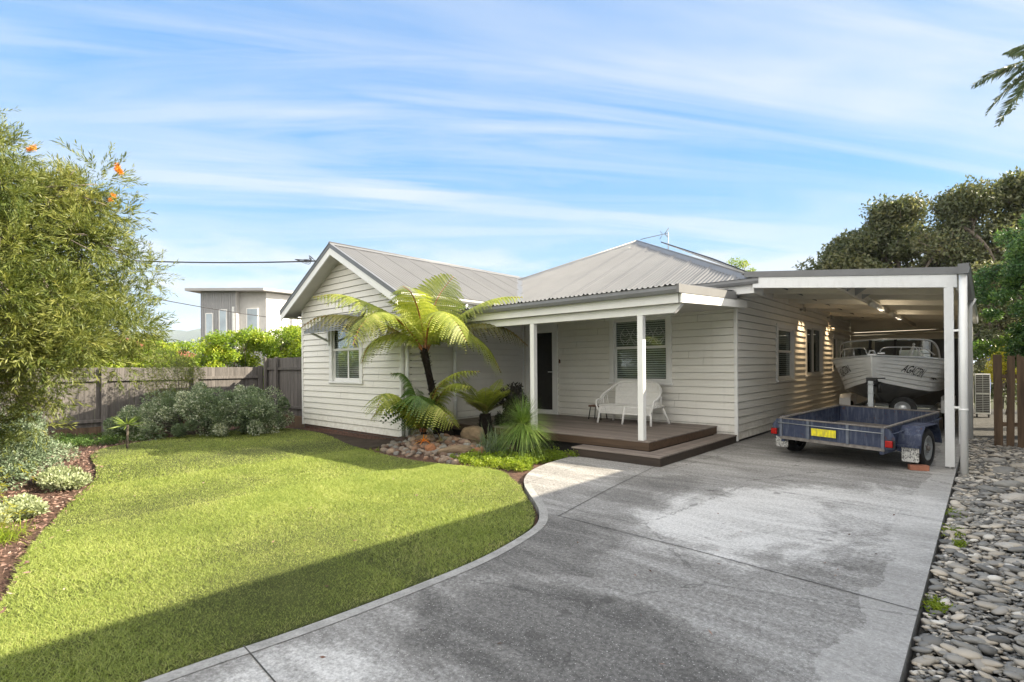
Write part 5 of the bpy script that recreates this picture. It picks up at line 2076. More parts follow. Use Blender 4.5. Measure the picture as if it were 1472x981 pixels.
pf = thing('picket_fence', 'short run of uneven brown timber pickets at the right edge of the photo', 'fence', (3.80, 2.80, 0))
xs = [0, .165, .32, .47, .64, .80, .97, 1.13, 1.29]
for i, x in enumerate(xs):
    mb = MB()
    tl = (-.012, .02, -.006, .035, .0, .015, .0, -.01, .0)[i]
    wd = (.125, .11, .115, .10, .12, .12, .12, .12, .12)[i]
    mb.prism([(x, -.08), (x + wd, -.08), (x + wd + tl, 1.70 - .03 * (i % 3)), (x + tl, 1.70 - .02 * (i % 2))], -.012, .012, 'y')
    mb.build('picket', 'picket', pf, .003)
for z in (.35, 1.25):
    mb = MB()
    mb.box(0, 1.5, .014, .055, z, z + .075)
    mb.build('rail', 'picket', pf)
# folded umbrella / pole and condenser
mb = MB()
mb.tube([(3.74, 12.6, -.1), (3.80, 12.6, 2.15)], .05, 10)
tag(mb.build('pole', 'blue'), 'bright blue upright pole behind the air conditioner', 'pole')
ac = thing('air_conditioner', 'white outdoor air conditioner unit with black grille beside the carport', 'air conditioner', (3.62, 10.0, -.06))
mb = MB()
mb.box(-.17, .17, -.03, .30, .10, 1.28)
mb.build('casing', 'whitemetal', ac, .01)
mb = MB()
for z in (.14, .71):
    mb.box(-.155, .155, -.036, -.031, z, z + .55)
mb.build('grille_back', 'black', ac)
mb = MB()
for k in range(22):
    z = .15 + k * .052
    mb.box(-.158, .158, -.05, -.037, z, z + .012)
for x in (-.158, 0, .15):
    mb.box(x, x + .01, -.05, -.037, .14, 1.27)
mb.build('grille', 'galv', ac)
mb = MB()
mb.box(-.15, -.11, 0, .27, 0, .10)
mb.box(.11, .15, 0, .27, 0, .10)
mb.build('foot', 'black', ac)


# ================================================================== NEIGHBOURING HOUSES
def neighbour():
    t = thing('two_storey_house', 'two storey grey and white house with flat overhanging roof beyond the hedge', 'house', (-28.3, .75, 0), R(42.2))
    # local x runs across the view, y away from it
    mb = MB()
    mb.box(-1.83, .15, 0, .1, -.2, 5.95)
    x = -1.83
    while x < .15:
        mb.box(x, x + .018, -.03, 0, -.2, 5.95)
        x += .13
    mb.build('clad_wall', 'nbgrey', t)
    mb = MB()
    mb.box(.15, 1.75, .35, .45, -.2, 5.98)
    mb.box(.15, .2, 0, .35, -.2, 5.98)
    mb.build('wall', 'nblite', t)
    mb = MB()
    mb.add([(1.75, .35, -.2), (1.75, .35, 5.95), (5.6, 6.4, 5.95), (5.6, 6.4, -.2)], [(0, 1, 2, 3)])
    mb.add([(-1.83, .1, -.2), (-1.83, .1, 5.9), (-1.83, 7, 5.9), (-1.83, 7, -.2)], [(0, 1, 2, 3)])
    mb.build('side_wall', 'nbwhite', t, fix=False)
    mb = MB()
    mb.add([(-2.45, -.5, 6.12), (1.95, -.4, 6.12), (6.2, 6.6, 6.30), (-2.45, 7.5, 6.3), (-2.45, -.5, 5.97), (1.95, -.4, 5.97), (6.2, 6.6, 6.15), (-2.45, 7.5, 6.15)],
           [(0, 1, 2, 3), (7, 6, 5, 4), (0, 4, 5, 1), (1, 5, 6, 2), (3, 7, 4, 0)])
    mb.build('roof', 'nbgrey', t)
    for x0, x1, z0, z1 in ((-1.55, -1.12, 3.2, 4.75), (-.78, -.32, 3.35, 4.95), (-.02 - .0, .10, 3.4, 5.1), (.62, 1.30, 3.5, 5.05)):
        mb = MB()
        yy = -.05 if x0 < .15 else .30
        mb.box(x0, x1, yy, yy + .06, z0, z1)
        wf_ = mb.build('window', 'nbwhite', t)
        mb = MB()
        mb.box(x0 + .05, x1 - .05, yy - .012, yy - .004, z0 + .05, z1 - .05)
        mb.build('pane', 'nbpane', wf_)
    mb = MB()
    mb.tube([(3.05, 1.7, 0), (3.05, 1.7, 6.05)], .09, 8)
    mb.build('post', 'nblite', t)
    # lower roof in front of the right wall
    mb = MB()
    mb.add([(1.4, -2.2, 2.6), (8.5, -2.2, 2.6), (8.5, 2.0, 3.75), (3.0, 2.0, 3.75), (1.4, -2.2, 2.45), (8.5, -2.2, 2.45)], [(0, 1, 2, 3), (0, 4, 5, 1)])
    mb.build('lower_roof', 'nbbrown', t, fix=False)


M['nbgrey'] = paint('grey_cladding', (.30, .30, .31), .05, .6)
M['nblite'] = paint('pale_grey_render', (.46, .45, .44), .05, .6)
M['nbwhite'] = paint('white_render', (.74, .73, .71), .04, .6)
M['nbbrown'] = paint('brown_tiles', (.16, .11, .09), .2, .7, 4)
M['nbpane'] = paint('reflective_glass', (.35, .42, .48), .15, .08, 1)
M['redroof'] = paint('red_roof', (.35, .09, .06), .15, .7, 4)
neighbour()
rc = thing('red_roofed_cottage', 'distant low cottage with red roof behind the hedge at the left', 'house', (-39.6, -2.4, -2.3), R(50))
mb = MB()
mb.box(-3, 3, 0, 5, 0, 4.6)
mb.build('wall', 'nblite', rc)
mb = MB()
mb.prism([(-3.6, 4.5), (3.6, 4.5), (0, 6.0)], -.5, 5.5, 'y')
mb.build('roof', 'redroof', rc)
# the house on the right-hand block (stands outside the frame; its roof shades the driveway)
rn = thing('neighbour_house', 'tall pale house on the next block whose roof shades the driveway', 'house', (0, 0, 0))
mb = MB()
mb.box(5.95, 13.5, -19, 6.8, -.3, 4.45)
mb.build('wall', 'wall', rn)
mb = MB()
mb.add([(5.35, -19.6, 4.42), (14.1, -19.6, 4.42), (14.1, 7.4, 4.42), (5.35, 7.4, 4.42), (9.7, -15.3, 6.3), (9.7, 3.1, 6.3), (5.35, -19.6, 4.52), (14.1, -19.6, 4.52), (14.1, 7.4, 4.52), (5.35, 7.4, 4.52)],
       [(0, 3, 2, 1), (6, 7, 4), (7, 8, 5, 4), (8, 9, 5), (9, 6, 4, 5), (0, 1, 7, 6), (1, 2, 8, 7), (2, 3, 9, 8), (3, 0, 6, 9)])
mb.build('roof', 'roof', rn)
for y in (-14, -9.5, -5, -.5):
    mb = MB()
    mb.box(5.90, 5.96, y, y + 1.5, 1.0, 2.3)
    mb.build('window', 'nbpane', rn)


# ================================================================== HILLS
def hills():
    fwd = Vector((-math.sin(R(42.2)), math.cos(R(42.2)), 0))
    rgt = Vector((math.cos(R(42.2)), math.sin(R(42.2)), 0))
    c0_ = Vector((3.7, -10.7, 0))
    vs, fs = [], []
    nx, ny = 150, 14
    for j in range(ny):
        for i in range(nx):
            u = -4200 + 5200 * i / (nx - 1)
            dd = 2500 + 75 * j
            p = c0_ + fwd * dd + rgt * u
            prof = max(0.0, math.sin(math.pi * j / (ny - 1))) ** .8
            hgt = 228 + 30 * noise.noise(Vector((u / 330, 1.3, 0))) + 22 * noise.noise(Vector((u / 110, 4, 0))) + 9 * noise.noise(Vector((u / 40, j * .5, 0)))
            if u > -1300:
                hgt -= min(60, (u + 1300) * .08)
            vs.append((p.x, p.y, max(0, hgt * prof) - 2))
    for j in range(ny - 1):
        for i in range(nx - 1):
            a = j * nx + i
            fs.append((a, a + 1, a + 1 + nx, a + nx))
    mb = MB()
    mb.add(vs, fs, .5, True)
    tag(mb.build('hills', 'hill', None, fix=False), None, None, None, 'structure')


M['hill'] = simple_ground('bushland_hills', [(.3, (.025, .045, .022)), (.7, (.06, .085, .04))], .01, 3, .95, .05)
hills()


# ================================================================== ROCK GARDEN
def rocks():
    pl = []
    rng = random.Random(3)
    # small rounded rocks spilling towards the lawn
    spots = []
    tries = 0
    while len(spots) < 190 and tries < 20000:
        tries += 1
        x = rng.uniform(-5.3, -2.75)
        y = rng.uniform(-5.08, -3.75)
        if y > -4.35 + .15 * math.sin(x * 4) and x > -3.2:
            continue
        # outline of the scree: narrow at the left, wide in the middle
        if y < -4.92 - .12 * math.cos((x + 4) * 1.3) or (x < -4.9 and y < -4.75):
            continue
        r = rng.uniform(.035, .075) * (1.15 if y > -4.4 else 1)
        if any((x - a) ** 2 + (y - b) ** 2 < (.74 * (r + c)) ** 2 for a, b, c in spots):
            continue
        spots.append((x, y, r))
    for x, y, r in spots:
        pl.append((x, y, bedz(x, y) + r * .35, r * rng.uniform(1, 1.25), r * rng.uniform(.75, 1), r * rng.uniform(.6, .85), rng.uniform(0, 3)))
    stones('garden_rock', 'small rounded tan and pink rock in the pile at the foot of the tree fern', 'rock', 'small rocks under the tree fern', pl, 'rock', 5)
    pl = [(-3.45, -4.35, .34, .17, .10, 'wide flat brown rock lying in the rock pile below the tree fern'),
          (-3.95, -4.55, .12, .10, .09, 'rusty orange angular rock at the middle of the rock pile'),
          (-3.05, -4.15, .12, .09, .10, 'orange brown rock beside the blue green grass clump'),
          (-4.05, -3.35, .24, .18, .19, 'large tan mossy boulder behind the tree fern trunk'),
          (-4.6, -4.15, .17, .13, .09, 'grey brown rock in front of the small tree fern'),
          (-5.15, -4.3, .15, .12, .08, 'dark brown rock at the foot of the downpipe')]
    for i, (x, y, a, b, c, lab) in enumerate(pl):
        stones('boulder', lab, 'rock', None, [(x, y, bedz(x, y) + c * .4, a, b, c, rng.uniform(-.4, .6))], ('rockb', 'rocko', 'rocko', 'rockb', 'rockb', 'rockd')[i], 1 + i % 2, .12)


M['rock'] = attr_mat('garden_rock_stone', [(0, (.14, .10, .08)), (.2, (.36, .21, .13)), (.45, (.26, .21, .17)), (.7, (.46, .34, .24)), (.85, (.24, .235, .22)), (1, (.42, .39, .34))], .8, 9, .015, True, .6)
M['rockb'] = attr_mat('brown_boulder', [(0, (.22, .15, .10)), (1, (.30, .22, .13))], .85, 5, .03, True, .6)
M['rocko'] = attr_mat('orange_rock', [(0, (.34, .15, .07)), (1, (.38, .18, .09))], .85, 6, .02, True, .5)
M['rockd'] = attr_mat('dark_rock', [(0, (.09, .06, .045)), (1, (.12, .08, .06))], .85, 6, .02, True, .5)
rocks()


# ================================================================== FERNS
def frond(V, F, Rn, pts, width, npin=30, npl=15, droop=.35, plw=.9, seed=0, face=None, bare=.12):
    """bipinnate frond along a curve: appends pinnule quads; returns stem points"""
    rg = np.random.default_rng(seed)
    C = np.array(smooth_line(pts, 10))
    seg = np.linalg.norm(np.diff(C, axis=0), axis=1)
    s = np.concatenate([[0], np.cumsum(seg)])
    tot = s[-1]

    def at(u):
        return np.array([np.interp(u * tot, s, C[:, i]) for i in range(3)])
    up = np.array([0, 0, 1.0])
    base = sum(len(v) for v in V)
    vs, rs = [], []
    for i in range(npin):
        u = bare + (1 - bare) * (i + .5) / npin
        p = at(u)
        tg = at(min(1, u + .02)) - at(max(0, u - .02))
        tg /= np.linalg.norm(tg) + 1e-9
        sd = np.cross(tg, up)
        if np.linalg.norm(sd) < .15:
            sd = np.array([math.cos(R(42)), math.sin(R(42)), 0])
        if face:
            sd = np.array(face, float) - tg * np.dot(tg, face)
        sd /= np.linalg.norm(sd)
        nrm = np.cross(sd, tg)
        env = math.sin(math.pi * min(1, (u - bare) / (1 - bare) * .90 + .10)) ** .62
        ln = width * env * rg.uniform(.9, 1.08)
        for sgn in (-1, 1):
            d0 = sd * sgn * .90 + tg * .36
            d0 /= np.linalg.norm(d0)
            k = npl
            t = (np.arange(k) + .7) / k
            dr = droop * rg.uniform(.8, 1.25)
            Q = p + d0 * ln * t[:, None] - up * (dr * ln * t ** 2)[:, None] + nrm * .02
            dd = d0 - up * dr * 1.2
            dd /= np.linalg.norm(dd)
            e = np.cross(dd, nrm)
            e /= np.linalg.norm(e) + 1e-9
            ll = ln * .064 * np.sin(np.pi * (t * .80 + .20)) ** .7 + .006
            hw = ln / k * .5 * plw
            for sg in (-1, 1):
                tip = Q + (e * sg)[None] * ll[:, None] + dd[None] * (ll * .35)[:, None] - up * (ll * .15)[:, None]
                a = Q - dd * hw
                b = Q + dd * hw
                c = tip + dd * hw * .55
                d_ = tip - dd * hw * .55
                vs.append(np.stack([a, b, c, d_], 1).reshape(-1, 3))
                rs.append(np.repeat(np.clip(rg.normal(.5, .16) + .12 * rg.normal(size=k), 0, 1), 4))
    vv = np.concatenate(vs)
    V.append(vv)
    Rn.append(np.concatenate(rs))
    return [tuple(c) for c in C]


def fern(name, label, base, fronds, mat, stem_mat, group=None, trunk=None, cat='tree fern', stem_r=.014):
    t = thing(name, label, cat, base, 0, group)
    b = np.array(base)
    if trunk:
        mb = MB()
        mb.tube([tuple(np.array(p) - b) for p in trunk[0]], trunk[1], 14)
        # fibrous stubs on the trunk
        pts = [np.array(p) - b for p in trunk[0]]
        for i in range(trunk[2]):
            u = random.random() * (len(pts) - 1)
            j = int(u)
            p = pts[j] + (pts[min(j + 1, len(pts) - 1)] - pts[j]) * (u - j)
            r = trunk[1][j] + (trunk[1][min(j + 1, len(pts) - 1)] - trunk[1][j]) * (u - j)
            a = random.random() * 6.28
            o = np.array([math.cos(a), math.sin(a), 0])
            mb.tube([tuple(p + o * r * .7), tuple(p + o * (r + .035) + np.array([0, 0, .04]))], [.012, .006], 4)
        mb.build('trunk', 'fernbark', t)
    for i, fr in enumerate(fronds):
        V, Rn = [], []
        pts = [tuple(np.array(p) - b) for p in fr[0]]
        C = frond(V, None, Rn, pts, fr[1] * 1.5, int(fr[2] * 1.02), fr[3], fr[4] * 1.0, seed=i * 7 + len(fronds), face=(math.cos(R(42)), math.sin(R(42)), 0) if fr[4] == .25 else None)
        vv = np.concatenate(V)
        mm = fr[5] if len(fr) > 5 else mat
        fo = np_mesh('frond', vv, np.arange(len(vv)).reshape(-1, 4), np.concatenate(Rn), mm, t)
        mb = MB()
        k = len(C)
        mb.tube(C, [stem_r * (1 - .8 * j / (k - 1)) + .001 for j in range(k)], 5)
        mb.build('stem', stem_mat, fo)
    return t


CR = (-5.00, -3.82, 2.02)                       # crown of the tall tree fern
c0 = (-5.03, -3.80, 1.78)
tf = [
    ([c0, (-5.19, -3.90, 2.14), (-5.46, -4.16, 2.55), (-5.95, -4.60, 2.90), (-6.42, -5.00, 3.08), (-6.82, -5.35, 3.04)], .40, 34, 16, .55),
    ([c0, (-5.22, -3.95, 2.08), (-5.63, -4.42, 2.44), (-6.15, -4.95, 2.62), (-6.58, -5.35, 2.60), (-6.88, -5.60, 2.38)], .38, 32, 15, .70, 'fernold'),
    ([c0, (-5.18, -3.95, 2.10), (-5.36, -4.15, 2.22), (-5.63, -4.45, 2.18), (-5.83, -4.66, 1.97), (-5.92, -4.76, 1.64)], .42, 30, 15, .55),
    ([c0, (-5.04, -3.76, 2.11), (-4.98, -3.70, 2.55), (-4.85, -3.57, 3.05), (-4.62, -3.36, 3.46)], .42, 30, 16, .25),
    ([c0, (-4.96, -3.68, 2.11), (-4.65, -3.40, 2.49), (-4.21, -3.02, 2.83), (-3.86, -2.72, 2.98), (-3.50, -2.42, 3.0)], .36, 32, 15, .55),
    ([c0, (-4.93, -3.70, 2.12), (-4.59, -3.50, 2.28), (-4.21, -3.25, 2.20), (-3.94, -3.02, 1.90), (-3.73, -2.86, 1.42)], .42, 32, 15, .55),
    ([c0, (-4.95, -3.62, 2.13), (-4.59, -3.25, 2.38), (-4.10, -2.88, 2.44), (-3.72, -2.62, 2.30), (-3.40, -2.40, 1.98)], .34, 30, 14, .6, 'fernold'),
    ([c0, (-4.92, -3.85, 2.15), (-4.62, -3.98, 2.50), (-4.22, -4.02, 2.62), (-3.85, -4.0, 2.40), (-3.6, -3.95, 2.02)], .40, 30, 15, .5),
    ([c0, (-5.10, -4.00, 2.15), (-5.12, -4.45, 2.52), (-5.05, -4.95, 2.60), (-4.98, -5.35, 2.32), (-4.95, -5.55, 1.95)], .40, 30, 15, .5),
    ([c0, (-5.10, -3.62, 2.15), (-5.20, -3.20, 2.60), (-5.22, -2.80, 2.90), (-5.15, -2.40, 2.92)], .38, 26, 13, .4, 'ferndark'),
    ([c0, (-4.98, -3.60, 2.2), (-4.90, -3.10, 2.65), (-4.75, -2.60, 2.86), (-4.55, -2.15, 2.70)], .38, 26, 13, .4, 'ferndark'),
    ([c0, (-5.0, -3.85, 2.2), (-4.85, -4.12, 2.72), (-4.72, -4.38, 3.02), (-4.55, -4.70, 3.10)], .36, 28, 14, .4),
    ([c0, (-5.1, -3.85, 2.2), (-5.35, -3.98, 2.75), (-5.60, -4.10, 3.05), (-5.95, -4.25, 3.15)], .34, 28, 14, .4),
]
fern('tree_fern', 'tall tree fern with dark leaning trunk and wide arching bright fronds before the white house', (-4.62, -3.62, .12), tf, 'fern', 'stipe', None,
     ([(-4.62, -3.62, -.05), (-4.66, -3.64, .12), (-4.70, -3.66, .36), (-4.78, -3.70, .70), (-4.88, -3.76, 1.15), (-4.96, -3.80, 1.55), (-5.02, -3.82, 1.80), (-5.03, -3.81, 1.95)],
      [.30, .24, .15, .095, .075, .07, .085, .05], 90), 'tree fern', .023)
# brown frond bases flaring at the crown
c1 = (-4.82, -4.02, .12)
f2 = [
    ([c1, (-4.95, -4.20, .50), (-5.10, -4.40, .80), (-5.28, -4.62, .84), (-5.48, -4.82, .50)], .30, 24, 12, .5),
    ([c1, (-4.78, -4.20, .52), (-4.62, -4.40, .86), (-4.35, -4.52, .98), (-4.0, -4.48, .80)], .36, 26, 13, .6, 'ferndark'),
    ([c1, (-4.95, -4.00, .60), (-5.10, -4.05, 1.05), (-5.25, -4.20, 1.38), (-5.38, -4.42, 1.42)], .30, 24, 12, .4, 'ferndark'),
    ([c1, (-4.65, -3.95, .60), (-4.45, -3.85, 1.02), (-4.15, -3.75, 1.20), (-3.80, -3.65, 1.14)], .32, 24, 12, .4),
    ([c1, (-4.90, -4.22, .60), (-5.00, -4.55, .95), (-4.98, -4.88, 1.0), (-4.90, -5.10, .70)], .30, 24, 12, .5),
    ([c1, (-5.0, -4.1, .45), (-5.25, -4.22, .72), (-5.50, -4.38, .80), (-5.72, -4.5, .70)], .22, 20, 10, .3, 'ferndark'),
]
f2 = [(f[0], f[1] * 1.25) + tuple(f[2:]) for f in f2]
f2.append(([c1, (-4.60, -4.15, .62), (-4.30, -4.28, .82), (-3.95, -4.25, .72), (-3.7, -4.2, .45)], .34, 26, 13, .6))
f2.append(([c1, (-4.72, -3.95, .7), (-4.55, -3.85, 1.15), (-4.2, -3.65, 1.42), (-3.8, -3.4, 1.45)], .30, 26, 13, .5))
fern('tree_fern', 'small young tree fern with brown stems at the left foot of the tall one', c1, f2, 'fern', 'stipe', None,
     ([(-4.82, -4.02, -.05), (-4.82, -4.02, .12), (-4.82, -4.03, .26)], [.09, .07, .05], 14), 'tree fern', .012)
c2 = (-3.98, -3.08, .55)
f3 = []
rg = random.Random(11)
for i in range(17):
    a = 6.283 * i / 17 + rg.uniform(-.15, .15)
    steep = rg.uniform(.35, 1.0)
    l = rg.uniform(.75, .95)
    dx, dy = math.cos(a), math.sin(a)
    pts = [c2]
    for u in (.33, .66, 1.0):
        rr = l * u * (1.05 - .45 * steep) * (.75 + .25 * u)
        zz = l * (u * (.45 + .5 * steep) - .40 * (1 - steep * .55) * u * u)
        pts.append((c2[0] + dx * rr, c2[1] + dy * rr, c2[2] + zz))
    f3.append((pts, .135, 30, 7, .12) + (() if steep > .45 else ('fernold',)))
fern('soft_fern', 'upright bright yellow-green fern on a short black trunk beside the tall tree fern', (c2[0], c2[1], .1), f3, 'fern', 'stipegreen', None,
     ([(c2[0], c2[1], -.05), (c2[0], c2[1], .2), (c2[0], c2[1], .58)], [.17, .15, .11], 60), 'fern', .010)


# ================================================================== STRAPPY AND SPIKY PLANTS
def blades(name, label, cat, base, n, Lr, w, mat, spread, droop, z0=0.0, elev=None, nseg=6, trunk=None, group=None):
    t = thing(name, label, cat, base, 0, group)
    az = RNG.uniform(0, 2 * np.pi, n)
    el = np.arcsin(RNG.uniform(elev[0], elev[1], n)) if elev else RNG.uniform(.6, 1.5, n)
    L = RNG.uniform(Lr[0], Lr[1], n)
    d = np.stack([np.cos(az) * np.cos(el), np.sin(az) * np.cos(el), np.sin(el)], 1)
    side = np.stack([-np.sin(az), np.cos(az), np.zeros(n)], 1)
    vs = []
    for k in range(nseg + 1):
        u = k / nseg
        p = d * (L * u)[:, None]
        p[:, 2] -= droop * L * u * u * np.cos(el)
        p[:, 2] += z0
        p += RNG.normal(size=(n, 3)) * 0
        ww = w * (1 - u) ** .6 + .0006
        off = spread * RNG.normal(size=(n, 1)) * 0
        vs.append(p - side * ww / 2)
        vs.append(p + side * ww / 2)
    b0 = np.stack([RNG.normal(0, spread, n), RNG.normal(0, spread, n), np.zeros(n)], 1)
    V = np.stack(vs, 1) + b0[:, None, :]
    nv = 2 * (nseg + 1)
    F = np.array([[2 * k, 2 * k + 1, 2 * k + 3, 2 * k + 2] for k in range(nseg)])
    F = (F[None] + (np.arange(n) * nv)[:, None, None]).reshape(-1, 4)
    np_mesh('blades', V.reshape(-1, 3), F, np.repeat(RNG.random(n), nv), mat, t)
    if trunk:
        mb = MB()
        mb.tube([(0, 0, -.1), (0, 0, z0)], trunk, 12)
        mb.build('trunk', 'fernbark', t)
    return t


blades('grass_tree', 'round burst of long thin green spiky leaves in front of the porch post', 'grass tree', (-2.28, -3.85, -.05), 1500, (.50, .72), .0055, 'spike', .02, .40, .60, (-.62, .98), 6, [.16, .13])
blades('flax_clump', 'clump of upright blue green strappy leaves between the ferns and the spiky grass tree', 'grass', (-2.95, -3.85, -.04), 210, (.45, .85), .013, 'strap', .13, .75, .02, (.55, .99))
blades('flax_clump', 'lower arching blue green blades at the front of the rock pile', 'grass', (-2.80, -4.18, -.05), 110, (.30, .52), .010, 'strap', .10, .95, .02, (.4, .97))
# small yellow clump at the left foot of the rock pile, orange bromeliad
blades('grass_clump', 'tiny yellow green tuft at the left end of the rock pile', 'grass', (-5.02, -5.00, -.09), 160, (.10, .20), .010, 'lime', .06, .6, .0, (.1, .95))
br = blades('bromeliad', 'small star shaped orange and yellow bromeliad among the rocks', 'bromeliad', (-4.32, -4.42, .10), 22, (.16, .26), .026, 'orange', .01, .5, .02, (.25, .95))
blades('bromeliad', 'small olive leaved bromeliad behind the orange one', 'bromeliad', (-4.02, -4.22, .12), 18, (.14, .24), .018, 'fernold', .01, .5, .02, (.3, .95))

blades('flax_clump', 'dark green strappy clump between the small tree fern and the downpipe', 'grass', (-5.2, -3.9, .0), 90, (.30, .55), .012, 'strap', .10, .9, .02, (.3, .97))
blades('flax_clump', 'fine bright green grass clump right of the boulder under the upright fern', 'grass', (-3.35, -3.55, .02), 160, (.30, .55), .009, 'spike', .12, .9, .02, (.3, .97))


def bush(name, label, cat, base, clumps, per, L, W, mat, group=None, stems=7, flat=1.0, up=.3, part='foliage', bark='bark', stem_r=.02, seed=0, shell=.2):
    """clumps: list of (x, y, z, r) relative to base"""
    t = thing(name, label, cat, base, 0, group)
    P = clump_points([c[:3] for c in clumps], [c[3] for c in clumps], per, flat, shell)
    cen = np.repeat(np.array([c[:3] for c in clumps]), per, 0)
    D = unit((P - cen) * 1.0 / (np.linalg.norm(P - cen, axis=1, keepdims=True) + .01) + rand_dirs(len(P)) * .9 + np.array([0, 0, up]))
    cl = np.repeat(RNG.random(len(clumps)), per)
    rnd = np.clip(.6 * RNG.random(len(P)) + .4 * cl, 0, 1)
    leaf_object(part, P, D, RNG.uniform(L * .7, L * 1.25, len(P)), RNG.uniform(W * .7, W * 1.2, len(P)), mat, t, rnd)
    mb = MB()
    order = sorted(range(len(clumps)), key=lambda i: -clumps[i][3])[:stems]
    for i in order:
        c = clumps[i]
        mid = (c[0] * .35, c[1] * .35, c[2] * .55)
        mb.tube([(c[0] * .05, c[1] * .05, -.1), mid, c[:3]], [stem_r, stem_r * .7, stem_r * .3], 6)
    mb.build('stems', bark, t)
    return t


def rclumps(n, rx, ry, z0, z1, r0, r1, rng, dome=True):
    out = []
    for i in range(n):
        a, q = rng.uniform(0, 6.283), math.sqrt(rng.random())
        z = rng.uniform(z0, z1)
        k = math.sqrt(max(.05, 1 - ((z - z0) / (z1 - z0)) ** 2 * .75)) if dome else 1
        out.append((math.cos(a) * q * rx * k, math.sin(a) * q * ry * k, z, rng.uniform(r0, r1)))
    return out


rg = random.Random(21)
# bright groundcover at the bend of the drive
t_ = thing('groundcover', 'bright lime green leafy groundcover at the bend of the driveway', 'groundcover', (-2.2, -4.6, -.05))
cs = []
for i in range(420):
    x, y = rg.uniform(-3.0, -1.45), rg.uniform(-5.1, -3.3)
    if y < -4.95 + .25 * max(0, (x + 2.0)) + .05 * math.sin(x * 6) or x > -1.62 + .10 * math.sin(y * 5) or (y > -4.25 and x < -2.55):
        continue
    if y < -5.0 + .55 * (x + 2.0) and x > -2.0:
        continue
    cs.append((x + 2.2, y + 4.6, rg.uniform(.0, .10), rg.uniform(.05, .10)))
P = clump_points([c[:3] for c in cs], [c[3] for c in cs], 60, .8)
D = unit(rand_dirs(len(P)) + np.array([0, 0, .9]))
rr = np.clip(.45 * RNG.random(len(P)) + .55 * np.clip((-(P[:, 1]) + .1) * .9 + .35, 0, 1), 0, 1)
leaf_object('foliage', P, D, RNG.uniform(.022, .042, len(P)), RNG.uniform(.014, .024, len(P)), 'lime', t_, rr, fold=.1)
bush('shrub', 'small dark purple leaved shrub behind the bright upright fern', 'shrub', (-3.55, -2.7, 0), rclumps(16, .42, .32, .2, 1.05, .14, .24, rg), 260, .06, .035, 'purple', stems=8)

# ---- plants of the left-hand bed
sh = []
for i in range(130):
    x = rg.uniform(-2.0, 1.7)
    y = rg.uniform(-.9, .75)
    top = 1.25 - .16 * (x - .2) ** 2 - .2 * abs(y)
    z = rg.uniform(.12, max(.3, top))
    sh.append((x, y, z, rg.uniform(.10, .30)))
bs = bush('spreading_shrub', 'wide low shrub with small grey green and cream edged leaves against the fence', 'shrub', (-10.75, -6.15, -.1), sh, 380, .055, .028, 'darkvar', None, 24, 1, .2, shell=.35)
bs.rotation_euler = (0, 0, R(48))
bush('shrub', 'airy taller bush of olive leaves behind the wide grey green shrub', 'shrub', (-11.6, -6.5, -.1), rclumps(26, 1.2, .9, .9, 2.0, .22, .36, rg), 260, .055, .016, 'grev', stems=14, stem_r=.016)
bush('shrub', 'pale leaved bush at the foot of the flowering tree', 'shrub', (-6.6, -10.0, -.05), rclumps(24, .62, .5, .1, .75, .12, .22, rg), 330, .045, .022, 'silver', stems=10, stem_r=.01)
bush('shrub', 'round grey green shrub between the flowering tree and the fence', 'shrub', (-8.6, -9.6, -.08), rclumps(26, .8, .55, .1, .85, .15, .26, rg), 300, .05, .022, 'silver', stems=10, stem_r=.01)
bush('pale_groundcover', 'pale cream and green low groundcover patch nearer the lawn corner', 'groundcover', (-6.15, -9.50, -.07), [(rg.uniform(-.62, .62), rg.uniform(-.20, .20), rg.uniform(.02, .10), rg.uniform(.07, .12)) for _ in range(46)], 150, .045, .026, 'silverlow', 'pale groundcover patches', 0, .8, .7)
bush('pale_groundcover', 'pale green rounded groundcover clump in the bark mulch nearest the camera', 'groundcover', (-4.35, -10.15, -.05), [(rg.uniform(-.42, .42), rg.uniform(-.22, .22), rg.uniform(.02, .10), rg.uniform(.06, .10)) for _ in range(34)], 170, .040, .023, 'silverlow', 'pale groundcover patches', 0, .8, .7)
bush('pale_groundcover', 'flat green groundcover under the flowering tree', 'groundcover', (-7.6, -10.1, -.06), [(rg.uniform(-.7, .7), rg.uniform(-.4, .4), rg.uniform(.02, .12), rg.uniform(.08, .13)) for _ in range(34)], 120, .045, .022, 'grev', 'pale groundcover patches', 0, .8, .7)
bush('groundcover', 'low dark ferny groundcover in the shade along the fence foot', 'groundcover', (-11.6, -7.9, -.1), [(rg.uniform(-.9, 1.0), rg.uniform(-1.0, 1.0), rg.uniform(.0, .12), rg.uniform(.10, .16)) for _ in range(60)], 110, .05, .02, 'ferndark', None, 0, .7, .6)
blades('lime_grass', 'soft bright yellow green grassy clump at the left edge of the photo', 'grass', (-3.35, -10.42, -.04), 900, (.14, .30), .006, 'lime', .13, .9, .0, (.2, .98))


def small_palm(name, label, base, h, n, L, mat):
    t = thing(name, label, 'cordyline', base)
    mb = MB()
    mb.tube([(0, 0, -.05), (.01, .01, h)], [.025, .02], 8)
    mb.build('trunk', 'bark', t)
    az = RNG.uniform(0, 6.283, n)
    D = unit(np.stack([np.cos(az), np.sin(az), RNG.uniform(-.25, .8, n)], 1))
    leaf_object('leaf_head', np.tile(np.array([[0, 0, h]]), (n, 1)) + D * .03, D, RNG.uniform(L * .6, L, n), .016, mat, t)


small_palm('cordyline', 'little palm like plant on a thin stem at the lawn edge before the shrub', (-9.5, -8.05, -.1), .50, 70, .34, 'ferngreen')
